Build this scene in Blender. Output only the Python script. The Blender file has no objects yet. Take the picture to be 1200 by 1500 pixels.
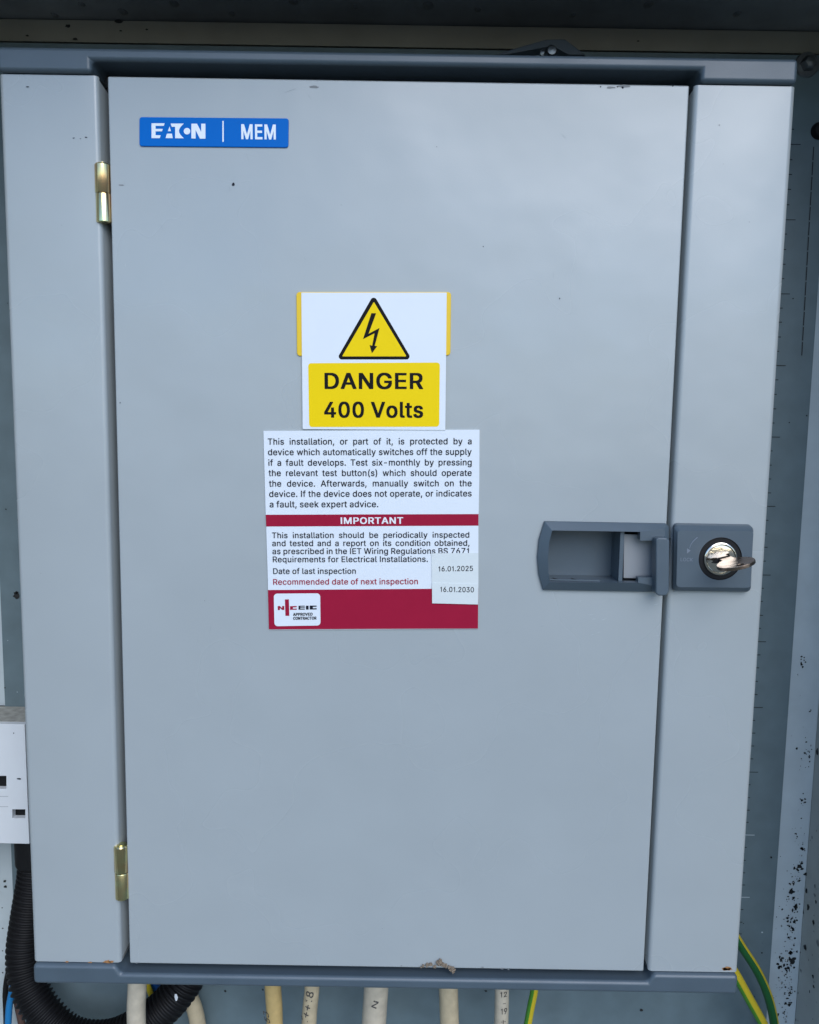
import bpy, bmesh, math, random
from mathutils import Vector, Matrix, noise
from mathutils.geometry import tessellate_polygon
random.seed(7)
R = math.radians
S = bpy.context.scene
COL = S.collection

# ------------------------------------------------------------------ camera
CAM = Vector((0.01131, -0.54831, 0.09014))
PITCH, ROLL, F = -0.114187, 0.015645, 1200.0
_fw = Vector((0, math.cos(PITCH), math.sin(PITCH)))
_r0 = Vector((1, 0, 0)); _u0 = _r0.cross(_fw)
_r = _r0 * math.cos(ROLL) + _u0 * math.sin(ROLL)
_u = _u0 * math.cos(ROLL) - _r0 * math.sin(ROLL)
cd = bpy.data.cameras.new('camera'); cam = bpy.data.objects.new('camera', cd); COL.objects.link(cam)
m3 = Matrix((_r, _u, -_fw)).transposed()
cam.matrix_world = Matrix.Translation(CAM) @ m3.to_4x4()
cd.sensor_fit = 'HORIZONTAL'; cd.sensor_width = 36; cd.lens = 36.0
cd.clip_start = 0.02; cd.clip_end = 400
S.camera = cam

# ------------------------------------------------------------------ light
SUN_EL, SUN_AZ = 36, 162
w = bpy.data.worlds.new('World'); S.world = w; w.use_nodes = True
nt = w.node_tree; nt.nodes.clear()
sky = nt.nodes.new('ShaderNodeTexSky'); sky.sky_type = 'NISHITA'; sky.sun_disc = False
sky.sun_elevation = R(SUN_EL); sky.sun_rotation = R(SUN_AZ)
sky.air_density = 1.0; sky.dust_density = 0.6; sky.ozone_density = 6.0
bg = nt.nodes.new('ShaderNodeBackground'); bg.inputs['Strength'].default_value = 0.15
wo = nt.nodes.new('ShaderNodeOutputWorld')
nt.links.new(sky.outputs[0], bg.inputs[0]); nt.links.new(bg.outputs[0], wo.inputs[0])
sd = bpy.data.lights.new('sun', 'SUN'); sd.energy = 1.38; sd.angle = R(46); sd.color = (1, .99, .975)
sun = bpy.data.objects.new('sun', sd); COL.objects.link(sun)
_e, _a = R(SUN_EL), R(SUN_AZ)
sdir = Vector((math.sin(_a) * math.cos(_e), math.cos(_a) * math.cos(_e), math.sin(_e)))
sun.rotation_euler = (-sdir).to_track_quat('-Z', 'Y').to_euler(); sun.location = sdir * 5
S.render.engine = 'CYCLES'
S.view_settings.view_transform = 'Standard'; S.view_settings.look = 'None'
S.view_settings.gamma = 1; S.view_settings.exposure = 0.5
S.view_settings.use_curve_mapping = False

# ------------------------------------------------------------------ helpers
def W(px, py, y=0.0):
    """measured photo point -> world point on the vertical plane at depth y"""
    d = _fw * F + _r * (px - 600) - _u * (py - 750)
    return CAM + d * ((y - CAM.y) / d.y)

class MB:
    def __init__(s): s.v = []; s.f = []; s.m = []; s.sm = []
    def add(s, verts, faces, mat=0, smooth=False):
        o = len(s.v); s.v += [Vector(p) for p in verts]
        for f in faces:
            s.f.append([i + o for i in f]); s.m.append(mat); s.sm.append(smooth)
        return s
    def flat(s, pts, mat=0):                       # n-gon of world points
        return s.add(pts, [list(range(len(pts)))], mat)
    def fpx(s, pts, y, mat=0): return s.flat([W(a, b, y) for a, b in pts], mat)
    def prism(s, ring, y1, mat=0, holes=()):       # ring: world points on one y plane, pushed to y1
        rings = [list(ring)] + [list(h) for h in holes]
        if not holes:
            n = len(ring); back = [Vector((p.x, y1, p.z)) for p in ring]
            fs = [list(range(n)), list(range(2 * n - 1, n - 1, -1))]
            fs += [[i, n + i, n + (i + 1) % n, (i + 1) % n] for i in range(n)]
            return s.add(list(ring) + back, fs, mat)
        tris = tessellate_polygon(rings); allp = [p for r_ in rings for p in r_]; n = len(allp)
        back = [Vector((p.x, y1, p.z)) for p in allp]
        fs = [list(t) for t in tris] + [[n + t[2], n + t[1], n + t[0]] for t in tris]
        o = 0
        for r_ in rings:
            k = len(r_)
            fs += [[o + i, n + o + i, n + o + (i + 1) % k, o + (i + 1) % k] for i in range(k)]
            o += k
        return s.add(allp + back, fs, mat)
    def ppx(s, pts, y0, y1, mat=0): return s.prism([W(a, b, y0) for a, b in pts], y1, mat)
    def box(s, a, b, mat=0):
        x0, y0, z0 = a; x1, y1, z1 = b
        return s.prism([Vector(p) for p in ((x0, y0, z0), (x1, y0, z0), (x1, y0, z1), (x0, y0, z1))], y1, mat)
    def tube(s, path, rad, n=16, mat=0, caps=True, stripe=None):
        """path: world points; rad: number or function of index; stripe: function(k)->material"""
        P = [Vector(p) for p in path]; V = []; up = Vector((0, -1, 0))
        for i, p in enumerate(P):
            t = (P[min(i + 1, len(P) - 1)] - P[max(i - 1, 0)]).normalized()
            a = up - t * up.dot(t)
            if a.length < 1e-4: a = Vector((1, 0, 0)) - t * t.x
            a.normalize(); b = t.cross(a); r_ = rad(i) if callable(rad) else rad
            V += [p + (a * math.cos(2 * math.pi * k / n) + b * math.sin(2 * math.pi * k / n)) * r_ for k in range(n)]
        o = len(s.v); s.v += V
        for i in range(len(P) - 1):
            for k in range(n):
                s.f.append([o + i * n + k, o + i * n + (k + 1) % n, o + (i + 1) * n + (k + 1) % n, o + (i + 1) * n + k])
                s.m.append(stripe(k) if stripe else mat); s.sm.append(True)
        if caps:
            s.f.append([o + k for k in range(n)][::-1]); s.m.append(mat); s.sm.append(False)
            e = o + (len(P) - 1) * n
            s.f.append([e + k for k in range(n)]); s.m.append(mat); s.sm.append(False)
        return s
    def lathe(s, c, prof, n=48, mat=0):
        """axis along y through c; prof = list of (radius, y)"""
        o = len(s.v)
        for r_, y in prof:
            s.v += [Vector((c.x + r_ * math.cos(2 * math.pi * k / n), y, c.z + r_ * math.sin(2 * math.pi * k / n))) for k in range(n)]
        for i in range(len(prof) - 1):
            for k in range(n):
                s.f.append([o + i * n + k, o + i * n + (k + 1) % n, o + (i + 1) * n + (k + 1) % n, o + (i + 1) * n + k])
                s.m.append(mat); s.sm.append(True)
        s.f.append([o + k for k in range(n)]); s.m.append(mat); s.sm.append(False)
        e = o + (len(prof) - 1) * n
        s.f.append([e + k for k in range(n)][::-1]); s.m.append(mat); s.sm.append(False)
        return s
    def blob(s, c, r_, mat=0, sx=1.0, sz=1.0, n=11):   # ragged flat fleck on a y plane
        ph = random.random() * 50
        pts = []
        for k in range(n):
            a = 2 * math.pi * k / n
            q = r_ * (0.55 + 0.75 * abs(noise.noise(Vector((math.cos(a) * 1.3 + ph, math.sin(a) * 1.3, ph)))) + .25 * random.random())
            pts.append(Vector((c.x + q * sx * math.cos(a), c.y, c.z + q * sz * math.sin(a))))
        return s.flat(pts, mat)
    def build(s, name, mats, parent=None, bevel=0, seg=3, angle=35):
        me = bpy.data.meshes.new(name)
        off = Vector((0, 0, 0)); q = parent
        while q is not None: off += q.location; q = q.parent
        me.from_pydata([p - off for p in s.v], [], s.f)
        for m_ in (mats if isinstance(mats, (list, tuple)) else [mats]): me.materials.append(m_)
        for p, m_, k in zip(me.polygons, s.m, s.sm): p.material_index = m_; p.use_smooth = k or bevel > 0
        bm = bmesh.new(); bm.from_mesh(me); bmesh.ops.recalc_face_normals(bm, faces=bm.faces); bm.to_mesh(me); bm.free()
        me.update(); me.set_sharp_from_angle(angle=R(angle))
        o = bpy.data.objects.new(name, me); COL.objects.link(o); o.parent = parent
        if bevel:
            b = o.modifiers.new('bevel', 'BEVEL'); b.width = bevel; b.segments = seg
            b.limit_method = 'ANGLE'; b.angle_limit = R(30); b.harden_normals = True
        return o

def thing(name, label, cat, loc, group=None):
    o = bpy.data.objects.new(name, None); o.empty_display_size = .02; COL.objects.link(o)
    o.location = loc; o['label'] = label; o['category'] = cat
    if group: o['group'] = group
    return o
def tag(o, label, cat, group=None):
    o['label'] = label; o['category'] = cat
    if group: o['group'] = group
    return o

def rrect(c4, r_, n=6):
    """rounded quad from four photo corners TL,TR,BR,BL, radius in photo pixels"""
    out = []
    for i in range(4):
        p = Vector(c4[i]); a = Vector(c4[i - 1]); b = Vector(c4[(i + 1) % 4])
        da = (a - p).normalized(); db = (b - p).normalized()
        s0 = p + da * r_; s1 = p + db * r_; cen = s0 + db * r_
        for k in range(n + 1):
            t = k / n * math.pi / 2
            q = cen - db * r_ * math.cos(t) - da * r_ * math.sin(t)
            out.append((q.x, q.y))
    return out

def spline(pts, n):
    P = [Vector(p) for p in pts]; out = []
    for i in range(len(P) - 1):
        a = P[max(i - 1, 0)]; b = P[i]; c = P[i + 1]; d = P[min(i + 2, len(P) - 1)]
        for k in range(n):
            t = k / n
            out.append(.5 * ((2 * b) + (c - a) * t + (2 * a - 5 * b + 4 * c - d) * t * t + (3 * b - a - 3 * c + d) * t ** 3))
    out.append(P[-1]); return out
def resample(P, step):
    out = [P[0]]; acc = 0
    for i in range(1, len(P)):
        a, b = P[i - 1], P[i]; L = (b - a).length; t = step - acc
        while t <= L: out.append(a + (b - a) * (t / L)); t += step
        acc = (acc + L) % step
    return out

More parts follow.
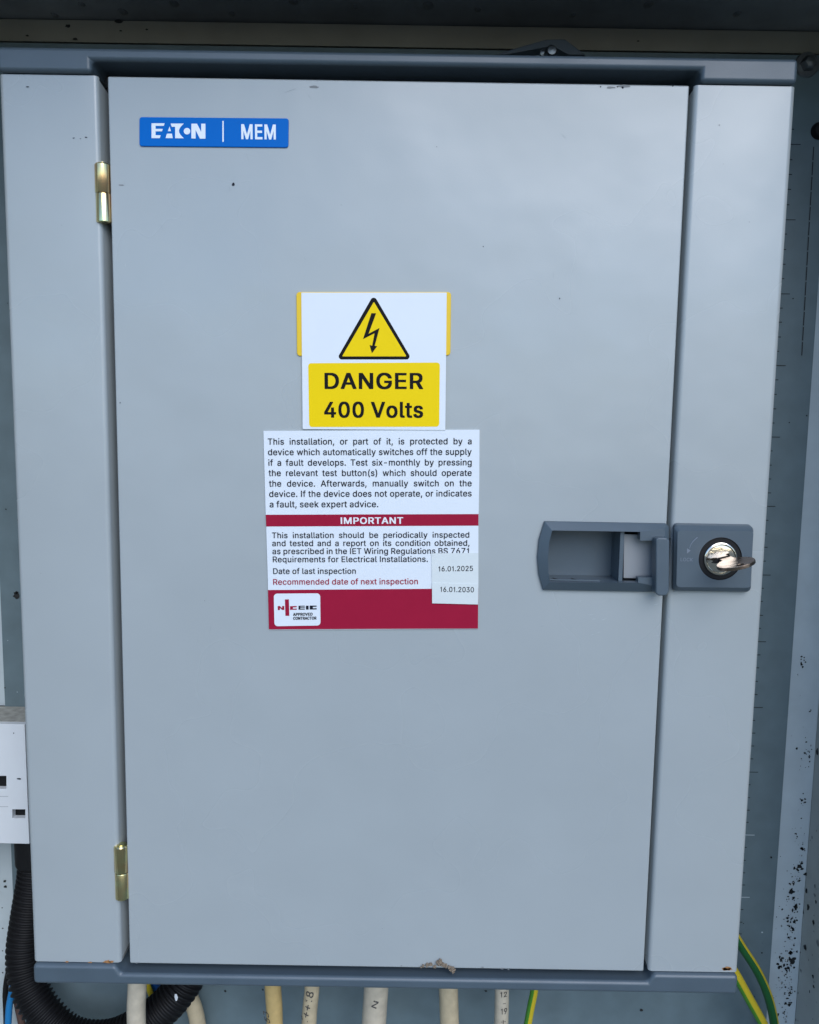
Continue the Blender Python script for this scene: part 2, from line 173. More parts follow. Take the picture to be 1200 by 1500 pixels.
# ------------------------------------------------------------------ text
# letter outlines (grotesque, two weights) in 1/2000 em: char -> [advance, [loop, ...]]
REG = {"a":[810,[[115,31,67,89,49,137,41,177,45,281,55,313,77,349,131,396,191,423,295,447,467,467,503,478,526,497,529,537,514,581,487,615,451,636,395,648,347,643,287,616,257,593,215,535,167,539,66,573,67,609,97,661,135,703,183,736,259,767,319,779,455,779,479,775,547,756,607,723,658,665,685,601,693,557,691,-10,539,-13,533,-7,533,33,527,39,483,6,419,-21,375,-29,267,-29,223,-21,179,-6],[229,149,275,118,331,103,375,107,431,126,463,147,493,177,518,221,533,285,532,345,515,347,435,331,355,323,319,315,259,292,225,265,205,221,210,181]]],"b":[881,[[88,-10,85,1022,91,1028,243,1028,249,1022,250,706,255,704,307,749,339,765,395,780,519,780,543,776,603,757,675,712,709,678,742,630,777,554,793,490,801,426,797,290,770,182,729,102,683,48,631,10,599,-6,555,-20,511,-28,407,-28,383,-24,319,-2,270,34,251,56,245,50,245,-6,239,-12],[309,174,335,148,375,122,423,108,459,108,511,125,535,140,561,162,602,222,633,326,637,394,629,454,606,526,577,574,539,612,511,629,447,648,411,644,379,633,335,608,315,588,276,530,249,438,245,354,253,298,272,238]]],"c":[823,[[166,56,120,110,79,186,60,246,48,322,48,430,60,506,87,586,128,654,174,704,242,749,306,772,350,780,478,780,522,772,578,753,642,716,680,682,722,622,744,562,741,542,626,512,590,512,556,574,502,621,466,637,422,648,386,644,350,633,314,612,284,586,243,522,216,430,212,354,220,302,243,230,272,182,310,144,374,112,438,108,494,126,526,148,552,174,574,206,587,242,594,248,626,248,738,220,744,214,744,186,738,166,722,130,692,86,650,44,614,18,546,-12,470,-28,358,-28,298,-16,230,10]]],"d":[881,[[166,48,120,102,83,170,60,242,48,322,48,434,56,494,79,574,111,638,140,678,174,712,222,745,290,772,330,780,454,780,490,772,534,753,566,732,594,704,598,705,600,1022,606,1028,758,1028,764,1022,764,-6,758,-12,610,-12,604,-6,604,50,598,56,562,20,498,-16,442,-28,338,-28,294,-20,250,-6,218,10],[284,166,314,140,354,118,390,108,426,108,474,122,514,148,552,190,578,238,596,302,604,362,604,398,592,474,570,538,540,582,502,616,470,633,414,648,346,633,284,590,255,550,239,518,224,474,212,402,216,322,243,230]]],"e":[840,[[166,56,128,98,87,166,64,230,48,318,48,430,60,506,87,586,124,650,178,708,226,741,290,768,346,780,474,780,498,776,570,753,634,716,668,686,702,642,726,598,748,534,760,466,757,330,218,328,214,322,224,266,251,206,264,186,302,148,346,122,422,104,490,118,522,134,556,162,593,222,630,224,746,193,748,166,734,126,716,98,666,44,622,14,546,-16,482,-28,366,-28,286,-12,238,6],[219,458,586,456,592,462,592,474,578,522,562,554,526,600,474,633,422,648,398,648,346,633,280,590,250,550,235,522,216,466]]],"f":[539,[[144,-10,141,638,135,644,-4,646,-7,766,-1,772,139,775,141,898,152,946,181,998,227,1037,263,1055,331,1072,431,1072,475,1064,505,1050,505,1026,475,927,439,924,391,936,351,925,321,898,305,858,305,778,311,772,471,772,477,766,474,646,311,644,305,638,305,-6,299,-12]]],"g":[882,[[154,-241,100,-183,83,-155,80,-131,106,-112,186,-69,222,-70,286,-141,322,-162,366,-177,390,-181,458,-177,494,-166,546,-137,582,-95,596,-59,604,-7,604,73,598,78,574,51,530,22,478,3,454,-1,326,-1,286,7,234,26,178,59,144,89,87,173,56,269,48,329,48,437,56,497,83,585,103,625,136,673,190,723,246,756,306,775,326,779,458,779,478,775,538,752,574,727,598,702,604,709,604,765,610,771,758,771,764,765,764,-71,752,-127,734,-171,712,-203,678,-237,638,-266,562,-297,474,-313,350,-313,278,-301,214,-278],[276,193,306,167,342,146,398,131,442,135,494,154,534,183,566,225,582,257,596,305,604,353,604,417,592,481,574,533,548,573,530,595,474,632,422,647,398,647,346,632,294,599,246,533,228,489,216,437,212,365,231,273,251,229]]],"h":[852,[[88,-10,85,1022,91,1028,243,1028,249,1022,251,713,311,753,375,776,399,780,515,780,595,757,643,728,685,682,710,634,725,590,733,542,733,-6,727,-12,579,-12,573,-6,573,474,565,522,546,570,515,608,491,625,455,640,403,644,363,633,307,597,285,574,268,546,253,502,249,482,249,-6,243,-12]]],"i":[366,[[81,-10,78,694,84,700,248,700,254,694,254,-6,248,-12],[73,890,73,1050,260,1049,259,890]]],"j":[365,[[-37,-295,-40,-167,-34,-161,18,-157,46,-145,70,-119,84,-75,84,765,90,771,242,771,248,765,248,-99,240,-147,230,-179,204,-223,187,-243,150,-271,102,-289,58,-297],[94,891,71,917,60,953,60,981,71,1017,94,1043,130,1059,202,1059,230,1048,250,1034,263,1017,272,989,272,945,266,921,247,897,202,875,130,875]]],"k":[793,[[88,-10,85,1022,91,1028,243,1028,249,1022,251,473,255,472,551,771,735,772,741,766,737,742,437,438,434,430,757,22,761,-6,755,-12,567,-9,325,298,303,319,271,292,249,266,249,-6,243,-12]]],"l":[410,[[130,25,104,61,85,129,85,1025,91,1031,243,1031,249,1025,249,169,260,137,279,122,295,117,359,116,381,21,381,-3,375,-9,327,-17,231,-17,171,-2]]],"m":[1252,[[88,-10,88,770,239,772,245,766,245,718,251,712,303,753,355,776,391,784,487,784,551,765,583,744,639,681,695,736,759,769,823,784,923,784,963,776,1019,753,1055,728,1085,694,1114,642,1133,562,1130,-10,979,-12,973,-6,973,502,969,534,950,586,927,612,883,637,847,648,827,648,787,637,751,616,716,578,693,522,689,494,686,-10,535,-12,529,-6,529,522,514,574,501,594,459,629,407,648,391,648,355,637,315,616,285,586,266,558,253,522,249,502,249,-6,243,-12]]],"n":[851,[[88,-10,87,769,239,772,245,766,245,714,251,708,283,736,319,757,399,780,515,780,575,765,631,736,669,702,694,666,721,602,733,542,731,-9,579,-12,573,-6,573,474,565,522,546,570,515,608,491,625,455,640,403,644,363,633,307,597,285,574,268,546,253,502,249,482,249,-6,243,-12]]],"o":[862,[[166,56,120,110,79,186,60,246,48,322,48,430,60,506,87,586,128,654,174,704,242,749,306,772,350,780,478,780,506,776,578,753,646,712,696,662,734,606,760,542,780,450,780,302,772,254,739,158,704,102,650,44,614,18,546,-12,470,-28,358,-28,298,-16,230,10],[272,182,310,144,354,118,390,108,438,108,486,122,526,148,564,190,590,234,608,290,616,334,616,418,604,474,590,518,556,574,522,608,478,633,422,648,386,644,350,633,314,612,284,586,243,522,216,430,212,354,220,302,243,230]]],"p":[881,[[88,-295,85,765,91,771,239,771,245,765,245,705,251,699,271,723,319,756,387,779,431,783,527,779,595,760,635,740,667,719,713,673,738,637,770,573,793,489,801,425,797,289,781,213,750,137,713,81,651,23,607,-3,531,-25,419,-29,355,-17,315,1,283,23,255,51,251,50,249,-291,243,-297],[313,169,347,139,387,117,427,107,471,111,503,121,539,143,585,193,610,241,629,305,637,365,633,429,621,485,594,549,569,585,535,615,503,632,451,647,427,647,375,632,339,611,305,577,272,521,249,437,245,353,257,281,272,237]]],"q":[881,[[182,35,136,81,87,161,60,241,48,321,48,433,60,513,87,593,136,673,182,719,214,740,254,760,322,779,418,783,494,771,530,756,562,735,598,699,604,705,604,765,610,771,761,769,762,-294,606,-297,600,-291,598,50,522,-7,482,-21,430,-29,350,-29,298,-21,242,-3],[272,181,310,143,346,121,398,107,422,107,462,117,518,151,548,185,574,229,596,301,604,361,596,457,582,509,566,545,544,577,518,603,482,628,422,647,394,647,354,636,314,615,276,581,239,517,220,457,212,401,212,357,220,301,243,229]]],"r":[550,[[88,-10,85,766,91,772,239,772,245,766,245,726,251,720,295,753,351,776,371,780,499,780,505,774,503,635,467,632,415,640,355,625,311,600,281,570,264,542,253,510,249,494,249,-6,243,-12]]],"s":[762,[[114,54,90,82,66,126,51,174,51,194,57,202,157,224,205,222,226,178,253,144,285,122,349,104,401,108,453,126,499,166,515,202,508,234,489,260,465,277,417,296,277,328,217,346,161,374,115,414,90,454,75,502,75,594,90,642,115,682,153,720,185,741,249,768,309,780,441,780,485,772,529,757,585,724,619,690,656,626,667,598,667,574,661,566,565,544,521,544,483,602,453,629,393,652,357,652,309,637,273,616,246,582,239,546,259,506,309,474,353,460,493,428,549,409,589,389,635,354,668,302,683,242,679,158,664,114,639,74,605,40,545,2,473,-20,421,-28,305,-28,237,-16,169,10]]],"t":[487,[[171,24,149,46,124,90,109,154,109,638,103,644,-5,647,-7,766,-1,772,103,772,109,778,112,954,267,956,273,950,275,775,423,772,429,766,426,646,279,644,273,638,273,178,289,138,315,118,339,112,383,120,423,117,445,22,445,-2,435,-12,391,-20,287,-20,223,-6]]],"u":[852,[[183,26,141,68,128,88,108,128,89,196,85,228,87,767,243,770,249,764,249,260,253,240,272,192,311,146,339,128,371,118,415,114,463,128,515,162,546,204,565,252,573,300,573,764,579,770,730,768,731,-7,583,-10,577,-4,577,48,571,54,551,34,487,-4,415,-22,287,-18,227,0]]],"v":[810,[[306,-10,17,738,15,766,21,772,189,769,385,218,393,212,417,294,588,766,597,772,757,772,763,766,760,738,475,-6,469,-12]]],"w":[1166,[[256,-10,33,718,25,746,28,770,187,772,196,766,339,248,345,254,389,430,486,770,647,772,654,766,757,390,791,248,795,248,801,262,938,766,947,772,1107,769,1109,746,1101,718,878,-10,723,-12,714,-6,613,346,573,502,567,511,561,502,420,-6,411,-12]]],"x":[789,[[25,-10,23,14,280,386,274,402,40,742,40,769,220,769,376,522,384,519,424,590,544,769,719,770,720,742,479,382,731,18,732,-9,560,-12,552,-8,391,242,383,254,376,256,327,174,204,-9]]],"y":[810,[[81,-292,75,-284,75,-264,101,-164,109,-158,141,-158,189,-166,225,-150,251,-124,272,-84,299,0,21,728,15,764,21,770,189,767,389,213,393,214,429,328,588,764,597,770,757,770,763,764,763,748,756,728,432,-120,400,-188,375,-224,341,-258,309,-280,269,-294,229,-302,129,-302]]],"z":[793,[[66,-10,65,106,469,626,461,632,81,632,75,638,77,769,680,770,682,646,289,130,293,124,693,124,699,118,697,-9]]],"A":[991,[[16,-10,13,10,27,54,379,1022,387,1028,571,1027,934,46,945,14,945,-6,939,-12,771,-9,667,271,295,272,287,266,279,246,191,-7,183,-12],[340,410,611,408,618,414,539,634,479,823,474,822]]],"B":[944,[[103,-10,100,1022,106,1028,558,1028,618,1016,686,989,734,956,774,910,794,874,816,790,816,706,795,630,754,576,688,534,690,529,730,513,782,476,826,418,842,382,856,314,856,234,848,190,826,130,788,78,730,35,698,19,622,-4,562,-12],[271,130,526,128,610,151,648,178,670,206,684,238,688,298,674,342,652,374,622,404,582,429,538,444,518,448,274,448,268,442],[271,586,490,584,562,607,594,628,616,650,642,694,652,750,634,810,598,852,578,865,554,877,514,888,486,892,274,892,268,886]]],"C":[1052,[[206,96,177,128,135,188,103,252,73,356,61,444,61,572,81,696,119,800,165,872,207,922,287,984,343,1012,387,1026,467,1042,603,1042,651,1034,727,1012,815,962,877,904,930,824,965,720,962,688,803,686,795,692,774,752,749,792,719,826,679,856,631,880,579,894,515,898,475,890,399,860,351,826,309,780,275,728,245,648,233,592,229,456,249,356,287,268,343,198,383,168,423,145,463,130,519,118,575,122,639,141,703,178,745,220,766,252,803,334,959,334,965,328,965,296,957,264,930,192,901,144,877,112,839,74,775,29,735,9,667,-14,595,-26,475,-26,375,-6,295,29,235,70]]],"D":[1036,[[103,-10,100,1022,106,1028,530,1028,634,1008,686,989,738,961,774,936,820,894,870,826,894,782,914,730,932,658,944,554,940,414,924,326,894,238,870,194,816,122,778,88,710,43,622,8,506,-12],[271,130,470,128,518,136,578,155,618,175,678,221,722,278,746,326,764,386,776,454,776,566,760,650,746,694,700,774,650,824,586,861,514,884,454,892,274,892,268,886]]],"E":[869,[[103,-10,100,1022,106,1028,758,1028,764,1022,764,898,758,892,274,892,268,886,268,590,274,584,726,584,732,578,732,450,726,444,271,442,268,134,274,128,766,128,772,122,772,-6,766,-12]]],"F":[852,[[103,-10,100,1022,106,1028,750,1028,756,1022,756,898,750,892,274,892,268,886,270,571,706,568,712,562,712,438,706,432,271,430,268,-6,262,-12]]],"G":[1073,[[219,82,161,148,111,232,81,320,65,404,61,572,69,640,99,756,131,824,185,900,247,958,331,1008,415,1034,463,1042,599,1042,627,1038,723,1012,799,972,873,908,926,832,961,744,969,712,966,688,799,688,766,756,733,804,687,846,627,880,555,898,511,898,439,880,411,868,355,830,309,780,267,712,245,648,229,560,233,424,255,336,283,276,313,232,363,182,439,140,499,122,555,118,599,126,675,157,707,178,745,216,774,260,790,296,809,380,803,386,551,386,545,392,548,520,971,522,977,516,977,356,973,320,950,228,914,156,889,120,835,66,767,21,687,-10,599,-26,479,-26,403,-14,335,9,287,33]]],"I":[412,[[109,-10,106,1022,112,1028,268,1028,274,1022,274,-6,268,-12]]],"K":[965,[[103,-10,102,1025,262,1028,268,1022,268,558,274,553,348,642,702,1024,710,1028,909,1026,912,1006,900,986,520,582,518,574,896,42,915,14,914,-9,730,-12,722,-8,394,449,328,386,268,318,268,-6,262,-12]]],"L":[818,[[103,-10,100,1022,106,1028,262,1028,268,1022,268,134,274,128,738,128,744,122,744,-6,738,-12]]],"M":[1288,[[103,-10,103,1026,318,1028,326,1022,554,442,626,232,630,231,687,394,930,1022,938,1028,1154,1025,1153,-10,994,-12,988,-6,986,708,982,708,726,42,706,-6,698,-12,558,-12,550,-6,339,522,278,690,270,708,266,708,264,-6,258,-12]]],"N":[1079,[[103,-10,102,1025,290,1028,298,1022,702,386,774,264,778,264,776,1022,782,1028,945,1026,946,-9,758,-12,750,-7,403,538,270,760,266,760,268,-6,262,-12]]],"O":[1099,[[235,70,181,124,131,196,107,244,85,308,65,404,61,572,69,640,99,752,131,820,177,888,235,946,295,988,343,1012,387,1026,467,1042,603,1042,683,1026,767,992,839,942,881,900,909,864,962,768,993,668,1005,588,1005,428,1001,392,985,316,967,264,934,192,881,116,807,50,743,13,679,-10,627,-22,475,-26,403,-14,335,9,295,29],[333,208,387,165,443,137,519,118,575,122,635,141,675,161,711,186,753,228,794,292,825,376,841,476,837,580,821,656,790,732,753,788,707,834,647,872,595,890,555,898,491,894,431,876,399,860,347,822,309,780,270,716,245,648,233,592,229,456,241,384,263,316,287,268]]],"P":[921,[[103,-10,100,1022,106,1028,546,1028,610,1016,674,993,726,960,772,914,794,882,824,810,836,754,836,638,824,582,798,514,768,470,734,436,686,403,622,376,538,360,271,358,268,-6,262,-12],[271,498,470,496,502,500,554,515,598,540,642,590,664,650,668,674,668,718,660,754,650,786,624,826,574,865,506,888,478,892,271,890]]],"R":[930,[[103,-10,100,1022,106,1028,550,1028,630,1012,694,985,742,952,772,922,810,862,828,810,836,770,840,678,824,586,794,518,758,473,734,452,666,413,662,406,875,14,876,-6,870,-12,686,-9,478,378,470,384,274,384,268,378,268,-6,262,-12],[271,526,502,524,570,543,606,564,642,602,658,634,668,674,664,754,654,786,632,822,586,861,562,873,510,888,482,892,271,890]]],"T":[929,[[367,-10,364,886,358,892,50,892,44,898,44,1022,50,1028,850,1028,856,1022,856,898,850,892,538,892,532,886,532,-6,526,-12]]],"V":[991,[[390,-10,371,30,35,942,13,1006,13,1022,19,1028,183,1028,191,1022,410,410,479,196,483,195,766,1022,775,1028,939,1028,945,1022,945,1002,938,982,578,-6,571,-12]]],"W":[1404,[[292,-10,21,974,13,1006,16,1026,179,1028,186,1022,349,398,381,254,387,247,590,1022,599,1028,778,1026,949,386,983,243,989,246,1049,498,1185,1022,1191,1028,1355,1025,1357,994,1079,-9,895,-12,889,-6,693,726,687,744,683,744,482,-6,475,-12]]],"S":[925,[[146,62,99,120,71,180,56,244,56,280,62,286,222,286,228,280,247,216,268,184,298,158,342,133,374,122,434,110,462,110,554,133,610,166,636,192,655,220,668,256,668,296,648,340,598,384,526,416,346,466,250,501,186,538,128,592,99,644,84,700,84,792,103,860,119,892,170,954,222,992,262,1012,358,1038,386,1042,522,1042,550,1038,634,1016,682,992,730,958,760,928,786,892,802,860,820,796,820,748,814,742,658,744,638,804,606,846,546,884,502,898,446,905,374,892,310,858,280,828,259,792,252,768,252,732,276,684,294,666,338,637,430,602,566,566,662,532,738,486,780,448,814,400,828,360,836,320,832,212,822,172,802,128,780,96,734,50,690,21,638,-3,590,-18,510,-30,382,-30,290,-14,246,1,198,25]]],"0":[938,[[222,50,196,76,158,128,122,200,96,288,80,384,76,432,80,628,92,708,126,824,154,880,204,948,242,982,306,1020,394,1042,514,1042,602,1020,670,978,698,953,732,912,777,832,816,704,832,560,832,456,816,312,785,204,753,136,724,92,690,54,626,9,554,-18,506,-26,402,-26,354,-18,274,13],[336,168,382,133,434,114,474,114,518,129,546,146,584,184,613,228,644,308,656,360,668,460,668,556,656,656,629,752,609,796,562,858,534,880,502,896,462,906,426,902,390,889,350,862,332,844,282,764,260,696,248,640,240,572,240,444,248,376,260,320,286,244]]],"1":[712,[[319,-10,316,722,310,728,126,728,120,734,120,838,130,848,258,876,317,934,347,1010,358,1028,474,1028,480,1022,480,-6,474,-12]]],"2":[938,[[111,-10,108,102,112,110,540,570,597,654,620,726,616,778,584,842,562,864,530,885,490,900,446,907,406,900,362,881,312,838,289,798,276,750,276,718,270,712,118,712,112,718,116,798,134,862,150,894,192,950,222,976,274,1009,354,1036,406,1044,494,1044,566,1032,626,1009,678,976,724,930,761,866,776,822,784,766,780,686,768,638,729,558,652,454,528,318,344,130,350,124,794,124,800,118,800,-6,794,-12]]],"3":[938,[[161,58,131,88,90,152,67,236,67,268,73,274,233,274,239,268,243,244,258,208,305,154,333,137,373,122,405,114,441,113,485,118,529,133,573,158,599,184,621,216,635,260,639,292,631,332,613,380,569,430,537,452,457,478,429,482,301,482,295,488,297,612,535,884,534,888,125,890,119,896,119,1024,125,1030,757,1030,763,1024,762,908,487,596,493,590,545,590,585,582,661,552,709,518,739,488,765,452,791,396,807,312,803,228,785,164,769,132,721,70,653,21,565,-14,493,-26,377,-26,293,-10,249,5,209,25]]],"4":[938,[[62,202,62,334,470,1022,477,1028,636,1026,639,1006,629,982,250,342,257,336,540,338,543,642,549,648,704,646,707,342,713,336,841,336,847,330,844,202,713,200,707,194,705,-9,545,-9,543,194,537,200]]],"5":[938,[[197,50,159,88,122,148,99,232,99,268,105,274,257,274,263,268,274,228,286,204,325,158,349,141,405,118,465,114,501,125,533,141,587,188,609,220,627,268,635,308,635,340,617,412,575,476,517,520,477,534,437,542,385,534,329,516,269,478,129,490,118,496,115,536,171,1024,177,1030,745,1030,751,1024,751,896,745,890,322,888,295,652,301,648,361,670,401,678,517,678,541,674,593,660,637,640,685,606,723,568,761,512,777,476,795,416,803,348,803,304,795,240,781,188,757,136,719,84,673,42,613,5,525,-22,385,-26,337,-18,269,5]]],"6":[938,[[217,50,175,96,134,168,115,228,107,276,111,392,123,444,154,524,230,656,482,1024,489,1030,657,1030,663,1024,660,1000,415,644,421,638,541,638,613,620,649,604,697,570,739,524,772,464,791,404,799,344,795,248,768,156,743,112,689,50,641,17,601,-3,533,-22,401,-26,353,-18,297,1],[315,184,349,150,381,129,441,110,485,114,521,128,561,154,583,176,620,240,635,300,635,328,627,368,608,416,587,448,561,474,513,504,481,514,445,518,381,500,327,460,290,404,271,340,271,292,279,256]]],"7":[938,[[179,-10,179,22,615,886,610,892,110,892,104,898,104,1022,110,1028,794,1028,800,1022,798,878,354,-6,346,-12]]],"8":[938,[[166,66,114,132,96,176,84,232,88,336,106,396,144,456,182,494,245,532,180,584,154,620,128,684,120,732,120,792,128,836,142,880,176,932,218,974,262,1004,330,1030,390,1042,514,1042,574,1030,626,1012,686,974,728,932,761,880,780,820,784,724,761,640,728,588,702,562,660,532,698,512,744,476,785,420,801,388,820,324,820,216,797,144,760,88,730,58,682,25,642,5,586,-14,514,-26,394,-26,306,-10,230,21],[288,180,330,145,394,118,466,110,542,129,598,162,637,212,652,260,652,296,637,344,594,402,534,440,462,458,418,454,370,440,326,414,300,392,269,348,256,312,252,260,262,224],[320,656,366,617,426,594,454,590,478,594,538,617,580,652,601,684,612,712,618,748,616,776,593,832,558,870,522,892,490,902,434,906,394,896,362,880,320,844,298,808,288,772,292,712]]],"9":[938,[[246,-10,244,18,491,374,485,380,469,376,397,376,301,395,229,432,175,482,134,550,111,626,107,750,123,826,150,886,183,934,233,980,297,1017,357,1036,409,1044,493,1044,565,1032,625,1009,681,972,723,930,764,866,791,786,799,722,799,666,783,578,760,514,708,414,424,-6,417,-12],[329,557,381,519,421,504,465,500,525,519,573,552,591,574,627,646,635,686,635,714,623,770,610,802,583,842,561,864,513,893,481,904,445,908,377,885,345,864,319,838,298,806,279,758,271,722,271,686,286,626,302,594]]],".":[408,[[113,-1,86,33,79,57,79,109,90,137,105,159,129,176,149,183,213,187,253,176,287,145,303,101,303,61,288,21,269,-1,225,-21,157,-21]]],",":[408,[[58,-249,55,-221,59,-193,115,147,121,153,285,153,291,147,291,119,191,-245,185,-251]]],"(":[578,[[332,-201,265,-74,237,-6,210,70,182,174,158,342,162,538,178,650,218,818,265,954,321,1070,340,1092,484,1092,490,1086,490,1066,417,890,378,770,354,674,326,506,322,374,334,270,366,134,413,-2,488,-170,490,-198,484,-204]]],")":[578,[[57,-202,57,-174,140,14,174,114,198,202,222,354,222,478,198,646,170,762,112,938,57,1058,54,1086,60,1092,208,1092,228,1066,288,938,322,838,354,718,370,638,386,510,386,322,382,282,362,166,320,22,276,-86,216,-199,208,-204]]],"-":[938,[[211,366,208,494,214,500,686,500,692,494,692,370,686,364]]],"+":[938,[[378,58,373,329,109,332,103,338,103,458,109,464,372,466,375,734,381,740,525,740,531,734,533,467,797,464,803,458,803,338,797,332,537,332,531,326,531,62,525,56]]]," ":[376,[]]}
